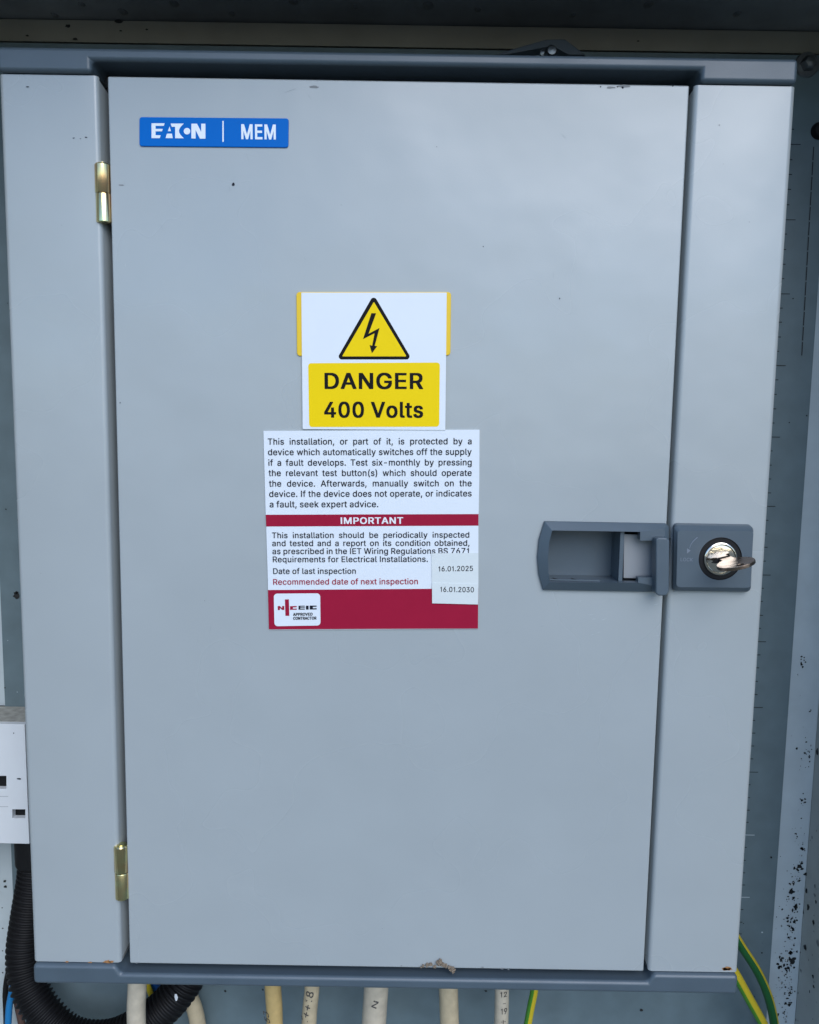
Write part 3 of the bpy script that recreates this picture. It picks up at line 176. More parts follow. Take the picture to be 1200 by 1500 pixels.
BOLD = {" ":[376,[]],"0":[977,[[198,38,172,64,134,116,98,188,72,276,56,372,52,420,56,640,68,720,102,836,130,892,180,960,218,994,282,1032,370,1054,538,1054,626,1032,694,990,722,965,756,924,801,844,840,716,856,572,852,384,836,280,801,172,777,124,748,80,714,42,650,-3,578,-30,530,-38,378,-38,350,-34,274,-11],[360,180,406,145,450,129,494,141,522,158,560,196,593,248,620,320,640,424,644,472,640,592,628,664,605,740,585,784,538,846,510,868,454,890,414,877,374,850,322,784,292,712,268,600,264,456,280,348,310,256]]],"4":[977,[[38,190,38,346,446,1034,453,1040,660,1038,663,994,653,970,289,354,293,348,516,350,521,657,728,658,731,354,737,348,865,348,871,342,869,191,737,188,731,182,729,-21,522,-22,519,182,513,188]]],"A":[1030,[[-8,-22,-11,22,3,66,355,1034,363,1040,595,1039,958,58,969,26,969,-18,963,-24,747,-21,643,259,319,260,311,254,303,234,218,-14,212,-22],[374,422,579,420,586,426,479,731,474,730,371,426]]],"C":[1091,[[182,84,153,116,111,176,79,240,49,344,37,432,37,584,57,708,95,812,141,884,183,934,263,996,319,1024,363,1038,443,1054,627,1054,675,1046,751,1024,839,974,901,916,954,836,989,732,986,676,779,674,771,680,754,732,738,760,709,800,675,830,635,856,587,874,539,884,499,878,423,848,375,814,349,788,311,736,283,680,265,620,253,548,253,468,265,396,279,348,311,280,337,244,367,210,411,177,467,149,519,134,551,134,615,153,679,190,721,232,742,264,779,346,983,346,989,340,989,284,981,252,954,180,925,132,901,100,863,62,799,17,759,-3,691,-26,619,-38,451,-38,379,-26,331,-11,271,17,211,58]]],"D":[1075,[[79,-22,78,1037,554,1040,610,1032,710,1001,798,948,844,906,906,818,940,734,964,618,968,454,956,350,918,226,872,150,826,96,754,43,678,7,614,-12,530,-24],[295,142,446,140,474,144,554,167,594,187,626,208,676,258,722,338,736,382,752,466,752,554,744,606,722,682,676,762,626,812,594,833,522,864,430,880,298,880,292,874]]],"E":[908,[[79,-22,76,1034,82,1040,782,1040,788,1034,788,886,782,880,298,880,292,874,292,602,298,596,750,596,756,590,756,438,750,432,295,430,292,146,298,140,790,140,796,134,796,-18,790,-24]]],"G":[1111,[[195,70,137,136,87,220,53,324,37,432,37,584,53,692,83,788,107,836,145,892,203,954,267,1000,359,1038,439,1054,623,1054,651,1050,747,1024,831,978,897,920,950,844,966,812,993,724,990,676,775,676,742,744,721,776,663,834,627,857,571,878,535,885,495,878,435,856,379,818,345,784,299,716,269,636,257,580,253,468,265,396,279,348,307,288,337,244,387,194,443,160,503,138,555,134,619,153,651,169,683,190,721,228,758,288,773,328,781,368,775,374,527,374,521,380,524,532,995,534,1001,528,1001,344,993,284,966,196,925,124,859,54,791,9,711,-22,623,-38,455,-38,379,-26,311,-3,263,21]]],"I":[450,[[85,-22,82,1034,88,1040,292,1040,298,1034,298,-18,292,-24]]],"M":[1327,[[79,-22,79,1038,342,1040,350,1034,626,320,630,319,906,1035,914,1040,1178,1037,1177,-22,970,-24,964,-18,962,564,955,558,734,-10,722,-24,534,-24,526,-19,298,558,290,564,288,-18,282,-24]]],"N":[1117,[[79,-22,78,1037,314,1040,322,1034,727,394,750,364,752,1034,758,1040,969,1038,970,-21,734,-24,726,-19,302,654,294,659,292,-18,286,-24]]],"O":[1137,[[211,58,157,112,107,184,83,232,61,296,41,392,37,584,45,652,75,764,119,852,153,900,211,958,243,982,319,1024,395,1046,443,1054,627,1054,675,1046,739,1028,811,992,863,954,887,930,946,856,986,780,1021,660,1029,600,1029,416,1025,380,1009,304,986,236,946,160,905,104,867,66,811,25,747,-7,651,-34,615,-38,451,-38,379,-26,311,-3,271,17],[357,220,411,177,467,149,519,134,567,138,611,153,651,173,687,198,729,240,770,304,782,332,805,404,817,488,813,568,790,664,766,720,729,776,667,834,603,868,555,882,515,882,455,864,423,848,371,810,349,788,311,736,283,680,265,620,253,548,257,436,269,380,287,328,311,280]]],"P":[959,[[79,-22,76,1034,82,1040,570,1040,634,1028,698,1005,718,993,750,972,796,926,838,854,856,790,860,766,860,626,838,538,810,482,792,458,742,412,710,391,646,364,562,348,295,346,292,-18,286,-24],[295,510,446,508,498,516,554,539,604,582,626,618,640,662,644,706,626,774,600,814,582,832,534,861,482,876,454,880,294,877]]],"R":[968,[[79,-22,76,1034,82,1040,574,1040,654,1024,718,997,766,964,796,934,834,874,852,822,860,782,864,666,848,574,818,506,779,458,726,419,698,405,695,398,899,26,900,-18,894,-24,666,-24,643,10,454,366,446,372,298,372,292,366,292,-18,286,-24],[295,538,478,536,546,555,582,576,618,614,634,646,644,686,640,742,630,774,608,810,562,849,506,872,458,880,295,878]]],"T":[968,[[343,-22,340,874,334,880,26,880,20,886,20,1034,26,1040,874,1040,880,1034,880,886,874,880,562,880,556,874,556,-18,550,-24]]],"V":[1030,[[366,-22,347,18,-5,974,-11,994,-11,1034,-5,1040,207,1040,215,1034,434,422,479,284,483,284,742,1034,751,1040,963,1040,969,1034,969,990,962,970,602,-18,595,-24]]],"l":[449,[[106,13,80,49,61,117,61,1037,67,1043,267,1043,273,1037,273,181,284,149,303,134,383,128,405,33,405,-15,399,-21,351,-29,207,-29,147,-14]]],"o":[901,[[142,44,96,98,55,174,36,234,24,310,24,442,36,518,63,598,104,666,150,716,218,761,282,784,326,792,502,792,530,788,602,765,670,724,720,674,758,618,784,554,804,462,804,290,796,242,763,146,716,74,674,32,638,6,570,-24,494,-40,334,-40,306,-36,230,-14],[296,194,334,156,354,142,414,120,462,134,502,160,540,202,566,246,584,302,592,346,592,406,580,462,566,506,532,562,498,596,454,621,410,632,358,613,308,574,267,510,244,438,236,366,244,314,267,242]]],"s":[800,[[93,38,71,62,42,114,27,162,27,206,33,214,133,236,225,236,234,230,250,190,277,156,309,134,353,120,397,125,449,152,480,186,487,214,465,248,425,273,193,334,137,362,91,402,66,442,51,490,51,606,66,654,91,694,129,732,161,753,225,780,285,792,465,792,489,788,553,769,609,736,643,702,680,638,691,610,691,562,685,554,589,532,497,532,471,574,437,612,405,629,385,636,365,636,333,625,297,604,270,570,266,550,285,516,333,486,377,472,517,440,573,421,613,401,659,366,692,314,707,254,703,146,688,102,663,62,629,28,569,-10,497,-32,445,-40,281,-40,229,-32,145,-2]]],"t":[525,[[147,12,125,34,100,78,85,142,85,626,79,632,-29,635,-31,778,-25,784,79,784,85,790,85,962,91,968,291,968,297,962,299,787,447,784,453,778,450,634,303,632,297,626,297,190,313,150,339,130,447,129,469,34,469,-14,459,-24,415,-32,263,-32,199,-18]]]}
_tri = {}
def glyphs(body, bold=0.0, sw=1.0, sc=1.0):
    tab = BOLD if bold else REG
    vs, fs, x = [], [], 0.0
    for ch in body:
        adv, loops = tab.get(ch) or REG[ch]
        key = (ch, bool(bold))
        if loops and key not in _tri:
            P = [[Vector((l[k], l[k + 1], 0)) for k in range(0, len(l), 2)] for l in loops]
            st_ = [0]
            for p in P: st_.append(st_[-1] + len(p))
            def inside(a, b):                      # bounding box of a within that of b
                return all(min(q[c] for q in b) < min(q[c] for q in a) and max(q[c] for q in a) < max(q[c] for q in b) for c in (0, 1))
            _tri[key] = []
            for i, p in enumerate(P):
                if any(inside(p, q) for q in P if q is not p): continue
                ids = [i] + [j for j, q in enumerate(P) if j != i and inside(q, p)]
                flat = [st_[j] + k for j in ids for k in range(len(P[j]))]
                _tri[key] += [[flat[a] for a in t] for t in tessellate_polygon([P[j] for j in ids])]
        if loops:
            o = len(vs)
            for l in loops: vs += [((x + l[k]) / 2000.0, l[k + 1] / 2000.0) for k in range(0, len(l), 2)]
            fs += [[o + a for a in t] for t in _tri[key]]
        x += adv * (sw if ch == ' ' else sc)
    return vs, fs
def width(body, **k):
    v, _ = glyphs(body, **k); return min(a for a, b in v), max(a for a, b in v)
CAPH = 0.5087
def line(mb, body, p0, p1, cap, y, mat=0, bold=0.0, just=None, remap=None):
    """set one line of type from photo point p0 to p1 (baseline), cap height in photo pixels.
    just = x-scale of the letters, the slack going into the word spaces; else letters are fitted"""
    a, b = W(*p0, y), W(*p1, y); ex = (b - a); L = ex.length; ex.normalize()
    ez = Vector((-ex.z, 0, ex.x))
    h = (W(p0[0], p0[1] - cap, y) - a).length / (CAPH + (.012 if bold else 0))
    kw = dict(bold=bold)
    if just and ' ' in body:
        xs = just * h; l1 = width(body, **kw); l2 = width(body, sw=2.0, **kw)
        w1, w2 = l1[1] - l1[0], l2[1] - l2[0]
        sw = 1 + (L / xs - w1) / (w2 - w1)
        if sw < .55: sw = .55
        kw['sw'] = sw
    v, f = glyphs(body, **kw); x0 = min(q[0] for q in v); x1 = max(q[0] for q in v); xs = L / (x1 - x0)
    P = [a + ex * ((q[0] - x0) * xs) + ez * (q[1] * h) for q in v]
    if remap: P = [remap(p) for p in P]
    mb.add(P, f, mat)

# ------------------------------------------------------------------ materials
def mat(name, col, rough=.5, metal=0., bump=0., bscale=400., var=0., vscale=30., coat=0., spec=.5, rvar=0., dent=0.):
    m = bpy.data.materials.new(name); m.use_nodes = True
    n = m.node_tree.nodes; l = m.node_tree.links; b = n['Principled BSDF']
    b.inputs['Base Color'].default_value = (*col, 1); b.inputs['Roughness'].default_value = rough
    b.inputs['Metallic'].default_value = metal; b.inputs['Coat Weight'].default_value = coat
    b.inputs['Specular IOR Level'].default_value = spec
    tc = n.new('ShaderNodeTexCoord')
    if var:
        no = n.new('ShaderNodeTexNoise'); no.inputs['Scale'].default_value = vscale; no.inputs['Detail'].default_value = 3
        cr = n.new('ShaderNodeMapRange'); cr.inputs[3].default_value = 1 - var; cr.inputs[4].default_value = 1 + var
        cr.inputs[1].default_value = .18; cr.inputs[2].default_value = .82
        mx = n.new('ShaderNodeVectorMath'); mx.operation = 'SCALE'; mx.inputs[0].default_value = col
        l.new(tc.outputs['Object'], no.inputs['Vector']); l.new(no.outputs[0], cr.inputs[0])
        l.new(cr.outputs[0], mx.inputs['Scale']); l.new(mx.outputs[0], b.inputs['Base Color'])
    if rvar:
        n2 = n.new('ShaderNodeTexNoise'); n2.inputs['Scale'].default_value = vscale * .6; n2.inputs['Detail'].default_value = 2
        c2 = n.new('ShaderNodeMapRange'); c2.inputs[1].default_value = .18; c2.inputs[2].default_value = .82
        c2.inputs[3].default_value = rough - rvar; c2.inputs[4].default_value = rough + rvar
        l.new(tc.outputs['Object'], n2.inputs['Vector']); l.new(n2.outputs[0], c2.inputs[0]); l.new(c2.outputs[0], b.inputs['Roughness'])
    if bump:
        nb = n.new('ShaderNodeTexNoise'); nb.inputs['Scale'].default_value = bscale; nb.inputs['Detail'].default_value = 3
        bp = n.new('ShaderNodeBump'); bp.inputs['Strength'].default_value = bump; bp.inputs['Distance'].default_value = .0004
        l.new(tc.outputs['Object'], nb.inputs['Vector']); l.new(nb.outputs[0], bp.inputs['Height']); l.new(bp.outputs[0], b.inputs['Normal'])
    if dent:
        nd = n.new('ShaderNodeTexNoise'); nd.inputs['Scale'].default_value = 9; nd.inputs['Detail'].default_value = 3; nd.inputs['Roughness'].default_value = .45
        b2 = n.new('ShaderNodeBump'); b2.inputs['Strength'].default_value = dent; b2.inputs['Distance'].default_value = .004
        l.new(tc.outputs['Object'], nd.inputs['Vector']); l.new(nd.outputs[0], b2.inputs['Height'])
        if bump: l.new(bp.outputs[0], b2.inputs['Normal'])
        l.new(b2.outputs[0], b.inputs['Normal'])
    return m
PAINT = mat('grey_powder_coat', (.352, .384, .390), .28, spec=.8, bump=.08, bscale=1000, var=.03, vscale=16, rvar=.10, dent=.5)
TRIM = mat('blue_grey_plastic', (.070, .098, .122), .40, spec=.6, bump=.15, bscale=1500, var=.08, vscale=40, rvar=.06)
DARK = mat('cavity_shade_dark_catch', (.03, .034, .04), .6)  # near-black colour stands for shade in the recesses; also the dark catch
BLACK = mat('black_plastic', (.005, .005, .006), .55, spec=.3, bump=.1, bscale=700)
BLACKDIRT = mat('black_fleck', (.012, .013, .013), .7)
GREYDIRT = mat('grey_smudge', (.2, .21, .215), .6)
PALEFLECK = mat('bare_primer', (.52, .55, .54), .6)
RUST = mat('rust_chip', (.36, .17, .06), .8, var=.4, vscale=600)
BRASS = mat('passivated_zinc', (.78, .66, .36), .2, metal=1)
CHROME = mat('nickel_plate', (.60, .57, .51), .10, metal=1, bump=.55, bscale=170)
KEYM = mat('key_nickel', (.27, .20, .155), .27, metal=1, bump=.5, bscale=260, rvar=.08, vscale=200)
STEEL = mat('bright_steel', (.22, .23, .24), .35, metal=1)
LATCH = mat('pale_grey_latch', (.27, .285, .30), .45)
PAPER = mat('white_label', (.72, .76, .80), .42, bump=.25, bscale=60, var=.015, vscale=40)
PAPER2 = mat('offwhite_sticker', (.66, .70, .69), .45, bump=.25, bscale=90, var=.03, vscale=80)
YEL = mat('yellow_print', (.88, .62, .0), .5, spec=.15, bump=.12, bscale=60)
YELO = mat('amber_sign_edge', (.80, .52, .005), .4)
INK = mat('black_ink', (.006, .006, .007), .6, spec=.12)
INKT = mat('charcoal_ink', (.010, .012, .020), .6, spec=.12)
RED = mat('crimson_print', (.32, .008, .036), .55, spec=.12, bump=.15, bscale=60, var=.04, vscale=60)
WINK = mat('white_ink', (.8, .8, .82), .45)
BLUE = mat('blue_badge_resin', (.0, .135, .52), .35, spec=.08, coat=.06, bump=.12, bscale=60)
WBADGE = mat('white_badge_print', (.8, .85, .9), .3)
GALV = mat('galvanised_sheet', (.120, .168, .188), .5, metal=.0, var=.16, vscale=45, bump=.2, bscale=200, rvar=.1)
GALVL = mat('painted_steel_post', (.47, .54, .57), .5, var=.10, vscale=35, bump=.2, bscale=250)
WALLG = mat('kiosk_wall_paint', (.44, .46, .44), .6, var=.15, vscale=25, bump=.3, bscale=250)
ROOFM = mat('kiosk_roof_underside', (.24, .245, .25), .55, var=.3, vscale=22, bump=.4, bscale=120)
BANDM = mat('kiosk_rail_paint', (.25, .24, .20), .6, var=.12, vscale=30)
WHITEP = mat('white_plastic', (.66, .69, .72), .35, var=.03, vscale=40)
DUST = mat('dusty_top', (.34, .34, .31), .95, var=.35, vscale=160, bump=1, bscale=300)
CABW = mat('white_sheath', (.50, .44, .34), .5, var=.22, vscale=120)
CABC = mat('cream_sheath', (.49, .405, .265), .5, var=.22, vscale=120)
CABY = mat('aged_yellow_sheath', (.52, .37, .15), .5, var=.15, vscale=150)
CABB = mat('blue_sheath', (.01, .10, .33), .4)
CABBR = mat('brown_sheath', (.09, .05, .04), .5)
EGRN = mat('earth_green', (.01, .10, .025), .4)
EGRL = mat('earth_bright_green', (.06, .24, .02), .4)
EYEL = mat('earth_yellow', (.55, .42, .02), .4)
DIRT = mat('dried_mud', (.23, .18, .13), .95, var=.4, vscale=500, bump=1, bscale=900)
GROUND = mat('gravel_ground', (.16, .165, .13), .95, var=.3, vscale=3)

# passivated zinc: greenish, gold and pink interference tints
_n = BRASS.node_tree.nodes; _l = BRASS.node_tree.links
_no = _n.new('ShaderNodeTexNoise'); _no.inputs['Scale'].default_value = 60; _no.inputs['Detail'].default_value = 2
_cr = _n.new('ShaderNodeValToRGB'); _cr.color_ramp.elements[0].position = .3; _cr.color_ramp.elements[1].position = .72
_cr.color_ramp.elements[0].color = (.72, .72, .38, 1); _cr.color_ramp.elements[1].color = (.76, .44, .25, 1)
_x = _cr.color_ramp.elements.new(.5); _x.color = (.77, .61, .31, 1)
_tc = _n.new('ShaderNodeTexCoord'); _l.new(_tc.outputs['Object'], _no.inputs['Vector'])
_l.new(_no.outputs[0], _cr.inputs[0]); _l.new(_cr.outputs[0], _n['Principled BSDF'].inputs['Base Color'])

# ------------------------------------------------------------------ setting: ground and kiosk
GZ = -0.95
g = MB().flat([Vector(p) for p in ((-150, -150, GZ), (150, -150, GZ), (150, 150, GZ), (-150, 150, GZ))]).build('ground', GROUND)
g['kind'] = 'structure'
YB, YW = 0.125, 0.145
ZR = W(600, 49, YW).z                       # roof underside
XR = W(1155, 1480, YW).x                    # inner face of right side wall
XL = -(XR - 2 * W(584, 700, YW).x)
BPL, BPR = W(6, 1000, YB).x, W(1155, 1040, YB).x
kiosk = thing('metal_kiosk', 'weathered steel kiosk whose back, side posts and dark roof surround the grey board', 'kiosk', (0, YW, GZ))
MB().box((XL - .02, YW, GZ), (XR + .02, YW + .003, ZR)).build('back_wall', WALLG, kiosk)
# roof underside with dried drip spots
rb = MB().box((XL - .02, -.11, ZR), (XR + .02, YW + .003, ZR + .004))
# drip spots and dried droplets under the roof
for (a, b, r_) in ((255, 5, 5), (180, 17, 5), (430, 2, 5), (627, 8, 6), (80, 22, 4), (950, 6, 5), (340, 20, 3.5), (700, 14, 3.5), (520, 10, 3), (1080, 20, 4), (120, 6, 3.5), (840, 22, 3)):
    d = _fw * F + _r * (a - 600) - _u * (b - 750); p = CAM + d * ((ZR - CAM.z) / d.z); r2 = r_ * .0007
    for k_ in range(1):
        n = 14
        rings = [(r2, 0), (r2 * .8, -.0007), (r2 * .4, -.0011)]
        V = [p + Vector((q * math.cos(2 * math.pi * k / n), 1.6 * q * math.sin(2 * math.pi * k / n), h)) for q, h in rings for k in range(n)]
        F_ = [[i * n + k, i * n + (k + 1) % n, (i + 1) * n + (k + 1) % n, (i + 1) * n + k] for i in range(2) for k in range(n)] + [[2 * n + k for k in range(n)]]
        rb.add(V, F_, 1, True)
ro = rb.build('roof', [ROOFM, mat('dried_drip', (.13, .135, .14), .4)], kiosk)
# rail along the top of the back wall
z1 = W(600, 69, YB + .004).z
rail = MB().box((XL + .001, YB + .004, z1), (XR - .001, YB + .012, ZR - .001))
for (a, b, r_) in ((100, 38, .002), (174, 31, .0026), (177, 45, .001), (110, 57, .0018), (215, 43, .001), (40, 52, .0012), (935, 60, .001)):
    rail.blob(W(a, b, YB + .0037), r_, 1, 1.3, .7)
rail.build('top_rail', [BANDM, BLACKDIRT], kiosk)
# back plate with a punched scale
bp = MB().box((BPL, YB, -.62), (BPR, YB + .003, z1 - .003))
zt, zb = W(1162, 212, YB).z, W(1092, 1315, YB).z
xt = W(1172, 212, YB).x
for i in range(-1, 59):
    z = zt + (zb - zt) * i / 55
    L, h = (.030, .0006) if i % 5 == 0 else (.0255, .0007)
    z += random.uniform(-.0003, .0003)
    mi = 1 if i < 46 or i % 5 else 2
    xr = xt - (0 if i % 5 == 0 else .0052) + random.uniform(-.0006, .0006)
    bp.flat([Vector((xr - L, YB - .0003, z)), Vector((xr, YB - .0003, z)), Vector((xr, YB - .0003, z + h)), Vector((xr - L, YB - .0003, z + h))], mi)
for k in range(14):                          # scribed line below the grommet
    a = W(1192 - k * 1.25, 215 + k * 22, YB); b = W(1192 - (k + 1) * 1.25, 215 + (k + .9) * 22, YB)
    d = Vector((.0004, 0, 0)); o_ = Vector((0, -.0003, 0))
    bp.flat([a + o_ - d, b + o_ - d, b + o_ + d, a + o_ + d], 1)
for _ in range(60):
    bp.blob(Vector((random.choice([random.uniform(BPL, BPL + .03), random.uniform(BPR - .05, BPR), random.uniform(BPL, BPR)]), YB - .0004, random.uniform(-.5, .3))), random.uniform(.0003, .001), random.choice([1, 1, 2]))
for (a, b, r_) in ((24, 872, .003), (24, 868, .0015), (385, 1450, .001), (215, 1447, .001), (330, 1452, .0012), (712, 1452, .0013), (940, 1480, .0015), (1130, 1256, .0012)):
    bp.blob(W(a, b, YB - .0004), r_, 1)
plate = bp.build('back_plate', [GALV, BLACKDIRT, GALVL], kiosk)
c = W(1200, 192, YB); MB().lathe(c, [(.0005, YB - .005), (.0050, YB - .005), (.0062, YB - .0035), (.0066, YB)], 24).build('grommet', BLACK, plate)
c = W(1182, 95, YB); bo = MB().lathe(c, [(.0088, YB - .0015), (.0095, YB - .0008), (.0095, YB)], 28)
bo.lathe(c, [(.0001, YB - .008), (.0040, YB - .0075), (.0055, YB - .006), (.0058, YB - .0015)], 6); bo.build('bolt', STEEL, kiosk)
# posts: pale strips either side of the plate, flaking paint low on the right one
for sgn in (1, -1):
    x0, x1 = (BPR - .004, XR) if sgn > 0 else (XL, BPL + .004)
    po = MB().box((x0, YB + .006, GZ), (x1, YW - .001, z1 - .002))
    yy = YB + .0057
    if sgn > 0:
        cl = [(1177, 972, 7), (1170, 990, 3), (1188, 1040, 4), (1184, 1110, 6), (1174, 1112, 3), (1175, 1170, 6), (1168, 1222, 5), (1176, 1245, 6),
              (1172, 1275, 12), (1160, 1300, 10), (1166, 1325, 9), (1162, 1350, 10), (1158, 1360, 7), (1152, 1400, 5), (1160, 1405, 13), (1145, 1412, 10), (1152, 1420, 8),
              (1144, 1421, 4), (1142, 1437, 5), (1158, 1455, 7), (1156, 1470, 6), (1153, 1476, 4), (1140, 1450, 3)]
        for (a, b, r_) in cl:
            for q in range(2 if r_ < 6 else 9):
                sp = r_ * .75
                po.blob(W(a + random.gauss(0, sp * .5), b + random.gauss(0, sp * .9), yy), r_ * random.uniform(.13, .36) * .0006, 1, random.uniform(.6, 1.3), random.uniform(.6, 1.4))
        for (a, b, r_) in cl[8:20]:
            for q in range(3): po.blob(W(a + random.gauss(0, r_ * .5), b + random.gauss(0, r_ * .7), yy - .0001), random.uniform(.0005, .0013), 3, random.uniform(.5, 1.2), random.uniform(.6, 1.5))
        for _ in range(220):
            b = 1500 - abs(random.gauss(0, 170)); a = 1190 - (b - 1100) * .088 - abs(random.gauss(0, 12))
            po.blob(W(a, b, yy - .00005), random.choice([.0003, .0004, .0006, .0009]), random.choice([1, 1, 2]), random.uniform(.6, 1.3), random.uniform(.6, 1.6))
    else:
        for (a, b, r_) in ((7, 1291, .0016), (8, 1299, .0017), (4, 1360, .0008), (4, 1393, .0007), (4, 1425, .0009), (6, 1478, .001), (3, 1330, .0006)):
            po.blob(W(a, b, yy), r_, 1)
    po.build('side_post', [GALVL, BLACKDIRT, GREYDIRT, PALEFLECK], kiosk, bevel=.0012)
    xw = XR if sgn > 0 else XL - .003
    sw = MB().box((xw, -.11, GZ), (xw + .003, YW - .001, ZR - .001))
    if sgn > 0:
        for _ in range(170):
            zz = -.52 + abs(random.gauss(0, .17)); yy2 = YW - random.uniform(.01, .11)
            q = MB().blob(Vector((0, 0, 0)), random.choice([.0005, .0007, .001, .0016, .0024]), 0, random.uniform(.8, 1.3), random.uniform(.7, 1.7))
            sw.flat([Vector((xw - .0003, yy2 + p.x, zz + p.z)) for p in q.v], random.choice([1, 1, 2]))
    sw.build('side_wall', [WALLG, BLACKDIRT, GREYDIRT], kiosk)

# ------------------------------------------------------------------ the board
zbot = W(560, 1445).z
board = thing('distribution_board', 'large light grey electrical board with closed door and blue grey end trims', 'electrical cabinet', (0, .06, zbot))
lx = W(3, 115).x; rx = W(1164, 125).x; lxe = W(1, 115).x * .7 + W(52, 1410).x * .3 - .0016; rxe = (W(1081, 1423).x + W(1165, 125).x) / 2 + .0006
YD = .020                                    # bottom of the door recess
zpt, zpb = (W(70, 110).z + W(1090, 122).z) / 2, (W(110, 1411).z + W(1015, 1423).z) / 2
ztt = (W(1, 71).z + W(1163, 88).z) / 2; ztb = (W(57, 1438).z + W(1070, 1452).z) / 2
xli = (W(137, 112).x + W(171, 1410).x) / 2; xri = (W(1024, 124).x + W(956, 1423).x) / 2
MB().box((lxe + .002, YD, zpb - .006), (rxe - .002, .118, ztt - .006)).build('back_box', DARK, board)
dots_left = ((40, 127, .0011), (108, 202, .0008), (126, 201, .0010), (118, 203, .0005), (90, 330, .0003), (60, 840, .0003))
dots_right = ((1054, 183, .0006), (1098, 325, .0004), (1060, 240, .0003), (1040, 1050, .0003))
def side_panel(xo, xi, dots, chips):
    s = 1 if xi > xo else -1
    # folded sheet profile in plan: outer side, rounded corner, front, rounded corner, splayed reveal
    pr = [(xo, .117)]
    ro_, ri_ = .0035, .0030
    pr += [(xo + s * (ro_ - ro_ * math.cos(t)), ro_ - ro_ * math.sin(t)) for t in [k / 6 * math.pi / 2 for k in range(7)]]
    sl = R(83)
    cx = xi - s * ri_ * .0
    pr += [(xi + s * ri_ * math.sin(t), ri_ - ri_ * math.cos(t)) for t in [k / 6 * sl for k in range(7)]]
    ex, ey = pr[-1]; L = (YD - .001 - ey) / math.sin(sl)
    pr.append((ex + s * L * math.cos(sl), ey + L * math.sin(sl)))
    mb = MB(); n = len(pr)
    def zcut(i, top):                        # reveal corners are clipped where the fold ends
        return 0 if i < n - 2 else (.0022 if i == n - 2 else .0075)
    V = [Vector((x, y, zpt - .0006 - zcut(i, 1))) for i, (x, y) in enumerate(pr)] + [Vector((x, y, zpb + .0004 + zcut(i, 0))) for i, (x, y) in enumerate(pr)]
    mb.add(V, [[i, i + 1, n + i + 1, n + i] for i in range(n - 1)], 0, True)
    # lips folded back top and bottom so the sheet has an edge
    for z, k in ((zpt - .0006, 0), (zpb + .0004, 1)):
        mb.flat([Vector((x, y, z)) for x, y in pr[:n - 2]] + [Vector((pr[n - 3][0], .117, z))], 0)
    for a, b, r_ in dots: mb.blob(W(a, b, -.0002), r_ * .62, 1, 1.6, .6)
    for a, b, r_ in chips: mb.blob(W(a, b, -.0002), r_, 2, 1.7, .8)
    return mb.build('side_panel', [PAINT, INKT, RUST], board, angle=60)
side_panel(lxe, xli, dots_left, ((157, 1409, .0018), (163, 1409, .0013), (132, 1410, .0009), (98, 1409, .0009)))
side_panel(rxe, xri, dots_right, ((1066, 1419, .0022), (1062, 1420, .0015), (1069, 1420, .0012)))

# end trims
def trim(y0, pts, name, lip):
    mb = MB().prism([Vector((x, y0, z)) for x, z in pts], .119)
    return mb.build(name, TRIM, board, bevel=.0028, seg=4)
znt = (W(137, 94).z + W(1024, 103).z) / 2
trim(-.0035, [(lxe + .001, ztt), (rxe - .001, ztt), (rxe - .001, zpt), (xri - .0002, zpt), (xri - .0002, znt), (xli + .0002, znt), (xli + .0002, zpt), (lxe + .001, zpt)], 'top_trim', 0)
znb = (W(177, 1423).z + W(952, 1434).z) / 2
trim(-.0035, [(lxe + .001, ztb), (rxe - .001, ztb), (rxe - .001, zpb), (xri + .0002, zpb), (xri - .0035, znb), (xli + .0035, znb), (xli - .0002, zpb), (lxe + .001, zpb)], 'bottom_trim', 0)

# door: a folded steel tray, cut out where the handle cup sits
DX, DZ = .185, .303
_a, _b = W(800, 772), W(964, 856)
ring = [Vector(p) for p in ((-DX, 0, -DZ), (DX, 0, -DZ), (DX, 0, DZ), (-DX, 0, DZ))]
cut = [Vector((_a.x, 0, _b.z)), Vector((_b.x, 0, _b.z)), Vector((_b.x, 0, _a.z)), Vector((_a.x, 0, _a.z))]
sp = MB().prism(ring, .017, holes=[cut])
for a, b, r_ in ((342, 270, .0016), (820, 437, .0007), (708, 361, .0006), (912, 128, .0012), (880, 127, .0007), (986, 125, .001), (905, 127, .0007), (176, 590, .0007), (640, 215, .0004), (560, 1360, .0003), (300, 880, .0003), (500, 300, .0003)):
    sp.blob(W(a, b, -.00015), r_ * .8, 1, .8, 1.0)
for a, b, r_ in ((177, 271, .0012), (915, 126, .003), (895, 128, .002), (460, 127, .002)):
    sp.blob(W(a, b, -.0001), r_, 2, 1.8, .4)
for a, b, r_ in ((707, 1417, .0008), (736, 1419, .0010), (745, 1420.5, .0006), (588, 1415, .0005), (200, 1411, .0006)):
    sp.blob(W(a, b, -.0002), r_, 2, 1.3, .7)
SCR = mat('hairline_scratch', (.46, .49, .50), .4)
SMG = mat('paint_scuff', (.29, .325, .34), .5)
def scratch(mb, a, b, c_, d, m_, t=.00013):
    p, q = W(a, b, -.00012), W(c_, d, -.00012); nrm = Vector((-(q - p).z, 0, (q - p).x)).normalized() * t
    mb.flat([p, (p + q) / 2 - nrm, q, (p + q) / 2 + nrm], m_)
for _ in range(26):
    a, b = random.uniform(180, 930), random.choice([random.uniform(130, 400), random.uniform(700, 1400), random.uniform(880, 960)]); L = random.uniform(4, 22); t = random.uniform(-.6, .6) + random.choice([0, 1.4])
    scratch(sp, a, b, a + L * math.cos(t), b + L * math.sin(t), random.choice([3, 4, 4]), random.uniform(.00006, .00014))
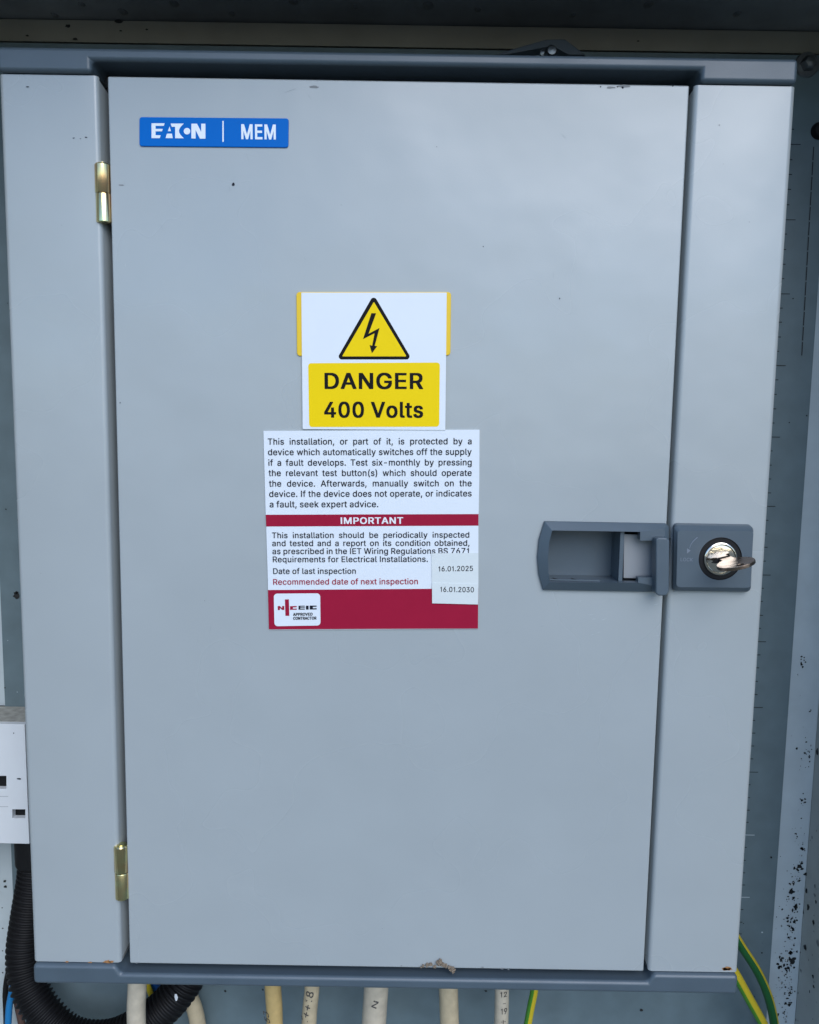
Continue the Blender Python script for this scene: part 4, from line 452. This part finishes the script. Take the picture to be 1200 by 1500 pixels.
for _ in range(14):
    a, b = random.gauss(880, 60), random.gauss(905, 28); L = random.uniform(4, 16); t = random.uniform(-.5, .3)
    scratch(sp, min(a, 955), b, min(a, 955) + L * math.cos(t), b + L * math.sin(t), random.choice([3, 4]), random.uniform(.00006, .00016))
door = sp.build('door', [PAINT, INKT, GREYDIRT, SCR, SMG], board, bevel=.0011, seg=3)

# hinges: two knuckles on one pin each
for (xt_, yt_, xb_, yb_, ymid) in ((150, 241, 152.5, 327, 284), (177.5, 1238, 179, 1315, 1276)):
    yc = .0020; rr = .0050
    a = W(xt_, yt_, yc); b = W(xb_, yb_, yc); x = (a.x + b.x) / 2; mz = W(151, ymid, yc).z
    hg = MB().tube([(x, yc, a.z + .001), (x, yc, b.z + .001)], .0028, 16).build('hinge', BRASS, door)
    k1 = MB().tube([(x, yc, a.z + .0003), (x, yc, a.z - .0005), (x, yc, mz + .0005), (x, yc, mz + .0002)], lambda i: (rr * .86, rr, rr, rr * .96)[i], 28)
    k1.box((x + .001, yc + .001, mz + .001), (x + .0075, yc + .0026, a.z - .0004))
    k1.build('knuckle', BRASS, hg)
    k2 = MB().tube([(x + .0003, yc, mz - .0002), (x + .0003, yc, mz - .0006), (x + .0003, yc, b.z + .0006), (x + .0003, yc, b.z)], lambda i: (rr * .96, rr, rr, rr * .9)[i], 28)
    k2.box((x + .001, yc + .001, b.z + .001), (x + .0055, yc + .0026, mz - .001))
    k2.build('knuckle', BRASS, hg)

# badge
def bpx(x, y): return (195 + x / 5.0, 160 + y / 5.0)
bd = MB()
bd.ppx(rrect(((204, 171), (423, 173), (422.5, 216), (204, 214)), 4), -.0010, -.00005, 0)
badge = bd.build('badge', [BLUE, WBADGE], door, bevel=.0009, seg=4)
lg = MB(); yb = -.00115
def sl(y): return 231 - 36 * (y - 102) / 110
def lp(pts): lg.fpx([bpx(*p) for p in pts], yb, 0)
lp([(135, 102), (sl(102), 102), (sl(121), 121), (165, 121), (165, 143), (sl(143), 143), (sl(161), 161), (165, 161), (165, 190), (sl(190), 190), (sl(211), 211), (135, 211)])
lp([(268, 125), (277, 160), (255, 160)]); lp([(248, 178), (284, 178), (291, 211), (238, 211)])
cv = [(372 - 36 * math.sin(t / 8 * math.pi), 104 + 108 * t / 8) for t in range(9)]
lp([(275, 104)] + cv[:] + [(308, 212), (308, 128), (283, 128)])
lp([(395 + 24 * math.cos(k / 24 * 2 * math.pi), 160 + 24 * math.sin(k / 24 * 2 * math.pi)) for k in range(24)])
lp([(427, 105), (468, 105), (499, 165), (499, 105), (530, 105), (530, 215), (490, 215), (458, 152), (458, 214), (427, 213)])
lp([(654, 85), (664, 85), (664, 238), (654, 238)])
line(lg, 'MEM', bpx(793, 216), bpx(1046, 219), 21.6, yb, 0, bold=.022)
lg.build('lettering', WBADGE, badge)

# handle
def H(pts, y): return [W(a, b, y) for a, b in pts]
outer = [(797, 763), (940, 765.5), (974, 766), (979, 771), (979, 866), (938, 866), (795, 863.5), (788.5, 840), (786.5, 815), (789, 789)]
ring2 = [(809, 777), (938, 779), (971, 775), (974, 778), (972, 861), (935, 853.5), (806, 853), (803.4, 835), (803, 815), (804.5, 796)]
hm = MB(); n = len(outer)
ya, ybk = -.0004, -.0065
Vo = H(outer, 0); Vo = [Vector((p.x, ya, p.z)) for p in Vo]; Vm = [Vector((p.x, -.0022, p.z)) for p in Vo]
Vr = H(ring2, ybk)
hm.add(Vo + Vm + Vr, [[i, (i + 1) % n, n + (i + 1) % n, n + i] for i in range(n)] + [[n + i, n + (i + 1) % n, 2 * n + (i + 1) % n, 2 * n + i] for i in range(n)])
op = [(938, 779), (938, 792), (960, 792), (960, 846), (935, 846), (935, 853.5)]
hm.flat(H([(938, 779), (971, 775), (974, 778), (972, 861), (935, 853.5), (935, 846), (960, 846), (960, 792), (938, 792)], ybk))
hole = [(809, 777), (938, 779), (938, 792), (960, 792), (960, 846), (935, 846), (935, 853.5), (806, 853), (803.4, 835), (803, 815), (804.5, 796)]
Hr = H(hole, ybk); Hb = [Vector((p.x, -.0002, p.z)) for p in Hr]; k = len(Hr)
hm.add(Hr + Hb, [[i, (i + 1) % k, k + (i + 1) % k, k + i] for i in range(k)])
handle = hm.build('handle', TRIM, door, bevel=.0006, seg=2)

# cup behind the opening
yf = .0192; yfr = -.0004
xa, xb = Hr[8].x - .0012, W(906, 815, 0).x
zt_, zb_ = Hr[1].z + .0004, Hr[6].z - .0004
cu = MB()
cu.add([Vector(p) for p in ((xa, yfr, zb_), (xb, yfr, zb_), (xb, yfr, zt_), (xa, yfr, zt_), (xa, yf, zb_), (xb, yf, zb_), (xb, yf, zt_), (xa, yf, zt_))],
       [[4, 5, 6, 7], [0, 1, 5, 4], [1, 2, 6, 5], [2, 3, 7, 6], [3, 0, 4, 7]])
for px_ in (812, 839):
    q = W(px_, 848, .006); zz = zb_ + .00015
    cu.flat([Vector((q.x - .0012, q.y - .003, zz)), Vector((q.x + .0022, q.y - .003, zz)), Vector((q.x - .0008, q.y + .003, zz))], 1)  # small holes as flat dark patches, their shade painted on
cu.box((xa + .003, yfr - .0016, zb_ + .0001), (W(878, 850, 0).x, yfr - .0008, zb_ + .0009))
cu.build('cup', [TRIM, DARK], handle)
xd = W(912.5, 815, 0).x
MB().box((xb + .0001, -.0020, zb_ + .0002), (xd, .0190, zt_ - .0002)).build('divider', TRIM, handle, bevel=.0004)
xe = _b.x - .0004
ch = MB()
ch.add([Vector(p) for p in ((xd, yfr, zb_), (xe, yfr, zb_), (xe, yfr, zt_), (xd, yfr, zt_), (xd, yf, zb_), (xe, yf, zb_), (xe, yf, zt_), (xd, yf, zt_))],
       [[4, 5, 6, 7], [0, 1, 5, 4], [1, 2, 6, 5], [2, 3, 7, 6], [3, 0, 4, 7]])
ch.build('latch_chamber', DARK, handle)
MB().ppx([(914, 782.5), (964, 783.5), (964, 848), (935, 847.5), (913.5, 847)], .0030, .0055).build('latch', LATCH, handle, bevel=.0004)
# upright grip on the closing edge of the handle
ring_g = [(961, 790), (965, 787.5), (977, 788), (981.5, 792), (980.5, 868), (976, 873), (965, 873), (961, 869)]
MB().ppx(ring_g, -.0140, -.0030).build('grip', TRIM, handle, bevel=.0016, seg=4)
MB().ppx([(979, 788), (990, 788), (989, 842), (978, 842)], .0015, .012).build('catch', DARK, handle, bevel=.0004)

# lock plate on the right-hand panel
EMB = mat('emboss_highlight_plastic', (.17, .20, .245), .45)  # paler than the plate: light on raised marks put into the colour
yl = -.0080
base = [W(a, b, -.0005) for a, b in rrect(((986, 766), (1101, 768), (1097, 867), (984, 865)), 6)]
mid = [W(a, b, -.0045) for a, b in rrect(((987, 769), (1104, 771), (1100, 867), (985.5, 865.5)), 6)]
front = [W(a, b, yl) for a, b in rrect(((993, 777), (1104, 778), (1099.5, 861), (991, 860)), 5)]
lc = W(1055.5, 818.5, yl)
circ = [Vector((lc.x + .0145 * math.cos(t), yl, lc.z + .0145 * math.sin(t))) for t in [k / 48 * 2 * math.pi for k in range(48)]]
lm = MB(); n = len(base)
lm.add(base + mid + front, [[i, (i + 1) % n, n + (i + 1) % n, n + i] for i in range(n)] + [[n + i, n + (i + 1) % n, 2 * n + (i + 1) % n, 2 * n + i] for i in range(n)], 0)
lm.add(front + circ, [list(t) for t in tessellate_polygon([front, circ])], 0)
lock = lm.build('lock_plate', TRIM, board, bevel=.0009, seg=3)
MB().lathe(lc, [(.0152, yl + .0004), (.0143, yl - .0001), (.0134, yl + .0010), (.0120, yl + .0050), (.0001, yl + .0050)], 56).build('lock_well', BLACK, lock)
yc = yl - .0012
MB().lathe(lc, [(.0113, yl + .005), (.0113, yl + .0004), (.0110, yc + .0004), (.0104, yc), (.0099, yc), (.0096, yc + .0006)], 56).build('lock_collar', CHROME, lock)
pl = MB().lathe(lc, [(.0095, yl + .004), (.0095, yc + .0002), (.0092, yc - .0002), (.0060, yc - .0006), (.0001, yc - .0007)], 56)
th = R(16)
ee = Vector((math.cos(th), 0, math.sin(th))); nn = Vector((-math.sin(th), 0, math.cos(th)))
def loc(u, t, v): return Vector((lc.x, yc, lc.z)) + ee * u + nn * t + Vector((0, -1, 0)) * v
pl.flat([loc(a, b, .00085) for a, b in ((-.0070, -.0006), (-.0045, -.0018), (.0055, -.0014), (.0062, .0012), (-.002, .0015), (-.0046, .0006))], 1)
pl.build('lock_barrel', [CHROME, BLACK], lock)
em = MB()
arc = [W(1022 - 11.5 * t - 2.5 * math.sin(t * math.pi), 787 + 16.5 * t, yl) for t in [k / 8 for k in range(9)]]
em.tube(arc, lambda i: .00022 + .00012 * (8 - i) / 8, 8)
em.fpx([(1006.5, 803), (1012, 806.5), (1006.5, 811)], yl - .00025)
line(em, 'LOCK', (997, 822), (1015, 822.4), 5.0, yl - .0002, 0, bold=.0)
em.build('raised_mark', EMB, lock)

# key standing in the lock
key = thing('key', 'worn nickel key with flat rounded bow left standing in the lock', 'key', (lc.x, yc, lc.z))
prof = [(-.0040, .0002), (.0040, .0002), (.0040, .0075), (.0072, .0090)]
for k in range(0, 25):
    t = R(-52) + k / 24 * R(284)
    prof.append((  .0118 * math.cos(t), .0195 + .0120 * math.sin(t)))
prof += [(-.0072, .0090), (-.0040, .0075)]
hl = [(.0024 * math.cos(k / 16 * 2 * math.pi), .0275 + .0022 * math.sin(k / 16 * 2 * math.pi)) for k in range(16)]
kb = MB().prism([Vector((u, -.0011, v)) for u, v in prof], .0011, holes=[[Vector((u, -.0011, v)) for u, v in hl]])
kb.v = [loc(p.x + .0022, p.y - .0004, p.z) for p in kb.v]
kb.build('key_body', KEYM, key, bevel=.0004)

# ------------------------------------------------------------------ printed labels on the door
ys = -.0003
warn = thing('warning_sign', 'white and yellow danger label with a black lightning triangle, stuck on the door', 'warning label', W(548, 628, 0))
MB().ppx(rrect(((434, 427.5), (661, 427.5), (660, 520.5), (435, 521.5)), 5), -.0010, -.00004).build('backing_plate', YELO, warn, bevel=.0004)
# front sheet bridges the plate edge, then lies on the door
MB().ppx([(441.5, 428.5), (654.5, 428.5), (652.5, 630), (443.5, 628.5)], -.0015, -.0012).build('sheet', PAPER, warn)
yw = -.0016
def c3(x, y): return (370 + x / 3.4286, 410 + y / 3.4286)
def rtri(pts, r_, n=6):
    out = []
    for i in range(3):
        p = Vector(pts[i]); da = (Vector(pts[i - 1]) - p).normalized(); db = (Vector(pts[(i + 1) % 3]) - p).normalized()
        half = da.angle(db) / 2; bis = (da + db).normalized(); cen = p + bis * (r_ / math.sin(half))
        a0 = cen - p
        s0 = p + da * (r_ / math.tan(half)) - cen; s1 = p + db * (r_ / math.tan(half)) - cen
        for k in range(n + 1):
            v = s0.lerp(s1, k / n); v.normalize(); q = cen + v * r_; out.append((q.x, q.y))
    return out
t_ = MB(); t_.fpx(rtri([(547.5, 431.5), (603.5, 526.5), (493, 526.5)], 4.5), yw)
t_.fpx(rtri([(547.8, 442), (595.6, 522), (501.2, 522)], .8), yw - .00012, 1)
t_.fpx([c3(*p) for p in ((597, 167), (621, 167), (583, 270), (638, 241), (614, 331), (626, 333), (600, 368), (588, 327), (601, 330), (613, 268), (555, 297))], yw - .00024)
t_.build('hazard_triangle', [INK, YEL], warn)
MB().fpx(rrect(((451.5, 532), (644.5, 531), (643.5, 625), (453, 625.5)), 4.5), yw).build('text_panel', YEL, warn)
l_ = MB()
line(l_, 'DANGER', (475.6, 569.2), (620, 569.4), 23.2, yw - .00015, bold=.022)
line(l_, '400 Volts', (475, 611.2), (620, 611.4), 22.8, yw - .00015, bold=.022)
l_.build('lettering', INK, warn)

def c4(x, y): return (370 + x / 3.4286, 620 + y / 3.4286)
note = thing('inspection_notice', 'large white and crimson printed notice stuck on the door under the danger label', 'notice', W(547, 922, 0))
sheet = [(386, 631), (388.5, 631.3), (545, 630.2), (702.6, 629.4), (702.3, 700), (701, 770), (701, 850), (700.4, 921), (545, 922), (394, 922.3), (392.5, 850), (390, 771), (389.3, 754), (387.6, 690)]
MB().ppx(sheet, -.0009, -.00004).build('sheet', PAPER, note)
yn = -.0010
b_ = MB(); b_.fpx([(389.3, 754), (701.2, 753), (701.0, 770), (390, 771.3)], yn)
b_.fpx([(392.6, 864.3), (700.8, 862), (700.4, 920.8), (394, 922)], yn)
b_.build('crimson_band', RED, note)
tx = MB(); yt = yn - .0002
L1 = [("This installation, or part of it, is protected by a", 107, 105, 77), ("device which automatically switches off the supply", 160, 158, 78), ("if a fault develops. Test six-monthly by pressing", 213, 211, 80),
      ("the relevant test button(s) which should operate", 265, 264, 81), ("the device. Afterwards, manually switch on the", 318, 316, 83), ("device. If the device does not operate, or indicates", 370, 367, 84)]
XS1 = None
def nat(b): a = width(b); return a[1] - a[0]
def xscale(body, p0, p1, cap, minsp=1.1):
    """letter x-scale that lets this line's word spaces be minsp of normal"""
    a, b = W(*p0), W(*p1); L = (b - a).length; h = (W(p0[0], p0[1] - cap) - a).length / CAPH
    v = width(body, sw=minsp); return L / ((v[1] - v[0]) * h)
cap1 = 9.0
xs1 = min(xscale(t, c4(x, y0), c4(1101, y1), cap1) for t, y0, y1, x in L1)
for t, y0, y1, x in L1: line(tx, t, c4(x, y0), c4(1101, y1), cap1, yt, just=xs1, bold=0)
line(tx, "a fault, seek expert advice.", c4(86, 422), c4(632, 421), cap1, yt, bold=0)
L2 = [("This installation should be periodically inspected", 577, 574, 98, 1089), ("and tested and a report on its condition obtained,", 617, 615, 99, 1090), ("as prescribed in the IET Wiring Regulations BS 7671", 657, 655, 100, 1087)]
cap2 = 8.3
xs2_ = min(xscale(t, c4(x, y0), c4(x1, y1), cap2, .95) for t, y0, y1, x, x1 in L2)
for t, y0, y1, x, x1 in L2: line(tx, t, c4(x, y0), c4(x1, y1), cap2, yt, just=xs2_, bold=0)
line(tx, "Requirements for Electrical Installations.", c4(102, 698), c4(881, 696), cap2, yt, bold=0)
line(tx, "Date of last inspection", c4(104, 757), c4(519, 756), cap2, yt, bold=0)
tx.build('black_lettering', INKT, note)
q = MB(); line(q, "Recommended date of next inspection", c4(104, 811), c4(831, 808), cap2, yt, bold=0); q.build('crimson_lettering', RED, note)
q = MB(); line(q, "IMPORTANT", c4(443, 505), c4(757, 504), 9.4, yt, bold=.022); q.build('white_lettering', WINK, note)
# scheme logo
def cl_(x, y): return (390 + x / 13.333, 860 + y / 13.333)
lgo = MB().fpx(rrect([cl_(148, 128), cl_(1055, 122), cl_(1062, 750), cl_(162, 765)], 5), yt, 0)
y2 = yt - .00015
def lq(pts, m): lgo.fpx([cl_(*p) for p in pts], y2, m)
lq([(366, 242), (444, 240), (452, 560), (376, 562)], 1)
lq([(225, 372), (268, 370), (312, 412), (312, 369), (352, 368), (355, 446), (312, 447), (268, 406), (268, 449), (228, 450)], 1)
lq([(466, 373), (596, 370), (597, 394), (522, 396), (522, 422), (598, 420), (598, 442), (467, 445)], 1)
for (u, v) in ((364, 382), (395, 410), (423, 441)): lq([(668, u), (755, u - 1), (756, v - 1), (668, v)], 2)
lq([(632, 365), (668, 364), (668, 441), (632, 442)], 2)
lq([(776, 364), (828, 363), (829, 440), (777, 441)], 2)
lq([(850, 362), (985, 360), (985, 384), (912, 386), (912, 414), (986, 412), (987, 437), (851, 440)], 2)
line(lgo, "APPROVED", cl_(525, 562), cl_(905, 557), 4.1, y2, 2, bold=.02)
line(lgo, "APPROVED", cl_(529, 560), cl_(909, 555), 4.1, y2 - .00005, 2, bold=.02)
line(lgo, "CONTRACTOR", cl_(527, 640), cl_(980, 634), 4.2, y2, 2, bold=.02)
line(lgo, "CONTRACTOR", cl_(531, 638), cl_(984, 632), 4.2, y2 - .00005, 2, bold=.02)
lgo.build('contractor_logo', [PAPER, RED, INKT], note)

# date stickers lie on the notice
for txt, q4, p0, p1, yy_ in (("16.01.2025", [(632, 810.5), (700.8, 810), (700.9, 841), (700.8, 857.5), (633, 857)], (642.4, 837.0), (693.0, 836.3), -.0014),
                             ("16.01.2030", [(633, 854.2), (665, 854.8), (700.8, 840.8 + 15), (700.4, 885.5), (633.2, 883.8)], (645.0, 867.0), (694.4, 867.6), -.0018)):
    first = '2025' in txt
    st = thing('date_sticker', 'off white sticker printed with the earlier date 16.01.2025' if first else 'off white sticker printed with the later date 16.01.2030, overlapping the crimson band',
               'sticker', W(666, 858 if first else 885, 0), 'date stickers on the inspection notice')
    MB().ppx(q4, yy_, yy_ + .0003).build('sheet', PAPER2, st)
    q = MB(); line(q, txt, p0, p1, 7.4, yy_ - .00015, bold=0); q.build('lettering', INKT, st)

# ------------------------------------------------------------------ dried mud on the door's bottom edge
md = MB()
for (a, b, r_) in ((620, 1415, .0011), (626, 1414, .0016), (631, 1413, .0013), (637, 1416, .0014), (643, 1410, .0022), (645, 1407, .0014), (648, 1413, .0018), (653, 1415, .0016), (658, 1417, .0013), (663, 1420, .0022), (664, 1424, .0012), (617, 1417, .0008)):
    bm = bmesh.new(); bmesh.ops.create_icosphere(bm, subdivisions=3, radius=1)
    c = W(a, b, -.0012); ph = random.random() * 20
    vs = [c + v.co * (r_ * (.75 + .7 * noise.noise(v.co * 1.9 + Vector((ph, 0, 0))))) for v in bm.verts]
    md.add(vs, [[v.index for v in f.verts] for f in bm.faces], 0, True); bm.free()
mo = md.build('mud_clump', DIRT); tag(mo, 'small crumbly clump of dried brown mud clinging to the door bottom edge', 'dirt')

# ------------------------------------------------------------------ bent strap above the top trim
yk = .085
br = thing('hanging_bracket', 'dark bent metal strap peeking over the top trim of the board', 'bracket', W(795, 84, yk))
s1 = [(722, 80), (800, 57.5), (828, 57), (858, 80), (833, 80), (810, 67), (740, 80)]
MB().ppx(s1, yk, yk + .012).build('strap', mat('dark_strap', (.06, .075, .09), .35, bump=.2), br, bevel=.0006)
c = W(807, 78, yk - .006); MB().lathe(c, [(.0001, c.y - .006), (.003, c.y - .0055), (.0045, c.y - .003), (.0048, c.y + .002)], 20).build('screw', STEEL, br)
c = W(797, 77, yk - .002); MB().lathe(c, [(.0001, c.y - .002), (.003, c.y - .001), (.0032, c.y + .002)], 16).build('washer', STEEL, br)

# ------------------------------------------------------------------ white plastic box on the left
yf2 = .085
bx = thing('plastic_box', 'white plastic connection box with small square slots at the left edge', 'junction box', W(0, 1237, yf2))
xr = W(36, 1062, yf2).x; xl = XL + .002
zt2, zb2 = W(10, 1061, yf2).z, W(10, 1236, yf2).z
ring = [Vector(p) for p in ((xl, yf2, zb2), (xr, yf2, zb2), (xr, yf2, zt2), (xl, yf2, zt2))]
def hole4(a, b, c_, d): return [W(a, d, yf2), W(c_, d, yf2), W(c_, b, yf2), W(a, b, yf2)]
cv_ = MB().prism(ring, yf2 + .006, holes=[hole4(-16, 1137, 9, 1156), hole4(18, 1186, 37, 1199)])
cv_.blob(W(20, 1074, yf2 - .0003), .0006, 1); cv_.blob(W(28, 1141, yf2 - .0003), .0015, 1, 1.4, .5)
cover = cv_.build('cover', [WHITEP, INKT], bx, bevel=.0005)
g_ = MB()
for yy_ in (1166, 1181): g_.fpx([(-40, yy_), (12, yy_ + .3), (12, yy_ + 1.2), (-40, yy_ + 1)], yf2 - .0002, 0)
g_.build('groove_shade_line', mat('groove_shade', (.40, .43, .46), .5), bx)  # flat strips, the shade of shallow grooves put into their colour
MB().box((xl + .001, yf2 + .0062, zb2 + .001), (xr - .001, YB + .005, zt2 - .001)).build('inside', BLACK, bx)
MB().box((xl, yf2 + .0061, zt2 - .0009), (xr, YB - .0005, zt2 + .0002)).build('dusty_lid', DUST, bx)

# ------------------------------------------------------------------ black corrugated conduit
cn = thing('corrugated_conduit', 'thick black corrugated conduit looping from the white box under the board', 'conduit', W(50, 1238, .1))
cx = W(53, 1250, .105).x
MB().tube([(cx, .105, zb2), (cx, .105, W(50, 1262, .105).z)], .0165, 28).build('gland', BLACK, cn, bevel=.0008)
pts = [((54, 1258), .105), ((51, 1290), .104), ((42, 1345), .100), ((36, 1395), .095), ((41, 1440), .089), ((64, 1483), .083), ((105, 1518), .078), ((160, 1522), .078), ((212, 1498), .080), ((250, 1466), .084), ((276, 1430), .09), ((290, 1395), .094)]
path = resample(spline([W(a, b, y) for (a, b), y in pts], 30), .00055)
MB().tube(path, lambda i: .0138 + .0011 * max(-1, min(1, 1.8 * math.sin(i / 8 * 2 * math.pi))), 40).build('tube', BLACK, cn, angle=80)
c = W(258, 1461, .0655); f_ = MB().blob(c, .0019, 0, .8, 1.9)
f_.build('paint_fleck', WHITEP, cn)

# ------------------------------------------------------------------ cables below the board
def cable(name, label, cat, y, pts, wpx, material, stripe=None, mark=None, group='cables leaving the bottom of the board', n=24):
    p = spline([W(a, b, y) for a, b in pts], 8)
    r_ = wpx / 2 * (p[0] - CAM).dot(_fw) / F
    t = thing(name, label, cat, p[-1], group)
    mats = material if isinstance(material, list) else [material]
    MB().tube(p, r_, n, stripe=stripe).build('sheath', mats, t)
    if mark:
        mk = MB()
        def wrap(q):                          # lay the ink onto the round sheath
            best = min(p, key=lambda s_: abs(s_.z - q.z)); dx = max(-r_ * .98, min(r_ * .98, q.x - best.x))
            return Vector((q.x, best.y - math.sqrt(r_ * r_ - dx * dx) - .0002, q.z))
        mark(mk, wrap, y - r_); mk.build('ink_mark', mat('faded_marker', (.07, .065, .06), .6), t)
def m_e(mk, wrap, y): line(mk, '1++18', (450, 1500), (460, 1454), 10, y, 0, bold=0, remap=wrap)
def m_n(mk, wrap, y): line(mk, 'N', (551, 1478), (555, 1468), 7, y, 0, bold=0, remap=wrap)
def m_d(mk, wrap, y): line(mk, '53', (396, 1500), (393, 1486), 9, y, 0, bold=0, remap=wrap)
def m_h(mk, wrap, y):
    line(mk, '12', (733, 1461), (743, 1461), 7.5, y, 0, bold=0, remap=wrap)
    line(mk, '-', (737, 1473), (741, 1473), 6, y, 0, bold=0, remap=wrap)
    line(mk, '19', (734, 1486), (743, 1486), 8.5, y, 0, bold=0, remap=wrap)
    line(mk, '+', (734, 1500), (741, 1500), 7, y, 0, bold=0, remap=wrap)
cable('white_cable', 'greyish white cable in front of the black corrugated conduit, left end of the row', 'cable', .050, [(202, 1415), (201, 1445), (199.5, 1480), (201, 1530)], 27, CABW)
cable('cream_cable', 'short cream cable emerging from behind the right side of the corrugated conduit', 'cable', .108, [(262, 1420), (276, 1455), (287, 1485), (294, 1530)], 23, CABC)
cable('yellow_cable', 'aged yellow cable with faint brown marks, the yellowest of the row', 'cable', .070, [(399, 1420), (400, 1450), (402, 1480), (403, 1530)], 24, CABY, mark=m_d)
cable('cream_cable', 'thin cream cable with black handwriting 1++18 running up its side', 'cable', .070, [(458, 1420), (457, 1450), (454, 1480), (451, 1530)], 22, CABC, mark=m_e)
cable('white_cable', 'thickest pale cable of the row, with a small grey N mark', 'cable', .070, [(551.5, 1420), (551, 1450), (549, 1480), (546, 1530)], 36, CABW, mark=m_n)
cable('cream_cable', 'plain thick cream cable without writing under the mud clump', 'cable', .070, [(656, 1420), (657, 1450), (658, 1480), (659.5, 1530)], 28, CABC)
cable('white_cable', 'thin greyish cable with handwritten 12 - 19 beside the green and yellow wire', 'cable', .070, [(736, 1420), (735.5, 1450), (735, 1480), (733, 1530)], 21, CABW, mark=m_h)
GY = 'green and yellow earth wires'
def st_mid(k): return 1 if k in (0, 23, 22, 21, 20) else 0
cable('earth_wire', 'single green wire with a yellow stripe hanging under the board right of the pale cables', 'wire', .072, [(786, 1420), (783, 1450), (777, 1480), (768, 1530)], 11.5, [EGRL, EYEL], st_mid, group=GY)
cable('earth_wire', 'yellow green wire half hidden between white cable and corrugated conduit', 'wire', .104, [(207, 1415), (217, 1444), (227, 1470), (242, 1510)], 9, [EYEL, EGRN], lambda k: 1 if 14 < k < 19 else 0, group=GY)
cable('earth_wire', 'upper dark green wire with yellow edge curving out behind the board lower right corner', 'wire', .095, [(1050, 1325), (1083, 1381), (1108, 1420), (1124, 1455), (1133, 1490), (1138, 1530)], 13, [EGRN, EYEL], lambda k: 1 if 18 <= k < 22 else 0, group=GY)
cable('earth_wire', 'lower green wire with broad yellow side leaving the bottom right corner', 'wire', .080, [(1055, 1390), (1077, 1426), (1097, 1462), (1118, 1500), (1135, 1535)], 14, [EGRL, EYEL], lambda k: 1 if k < 1 or k > 17 else 0, group=GY)
BL_ = 'blue wires'
cable('blue_cable', 'blue cable between the white cable and the corrugated conduit', 'cable', .112, [(226, 1410), (229, 1445), (232, 1475), (238, 1510)], 18, CABB, group=BL_)
cable('blue_cable', 'bright blue wire in the bottom left corner beside the conduit', 'wire', .090, [(21, 1430), (17, 1455), (13, 1480), (11, 1530)], 9.5, mat('bright_blue_sheath', (.01, .17, .42), .4), group=BL_)
cable('brown_cable', 'dull brown wire under the conduit at bottom left', 'wire', .098, [(22, 1430), (25, 1465), (32, 1500), (40, 1535)], 10, CABBR)
cable('black_cable', 'thin black wire along the left edge behind the blue wire', 'wire', .106, [(18, 1405), (11, 1430), (8, 1455), (9, 1485), (10, 1530)], 8, BLACK)
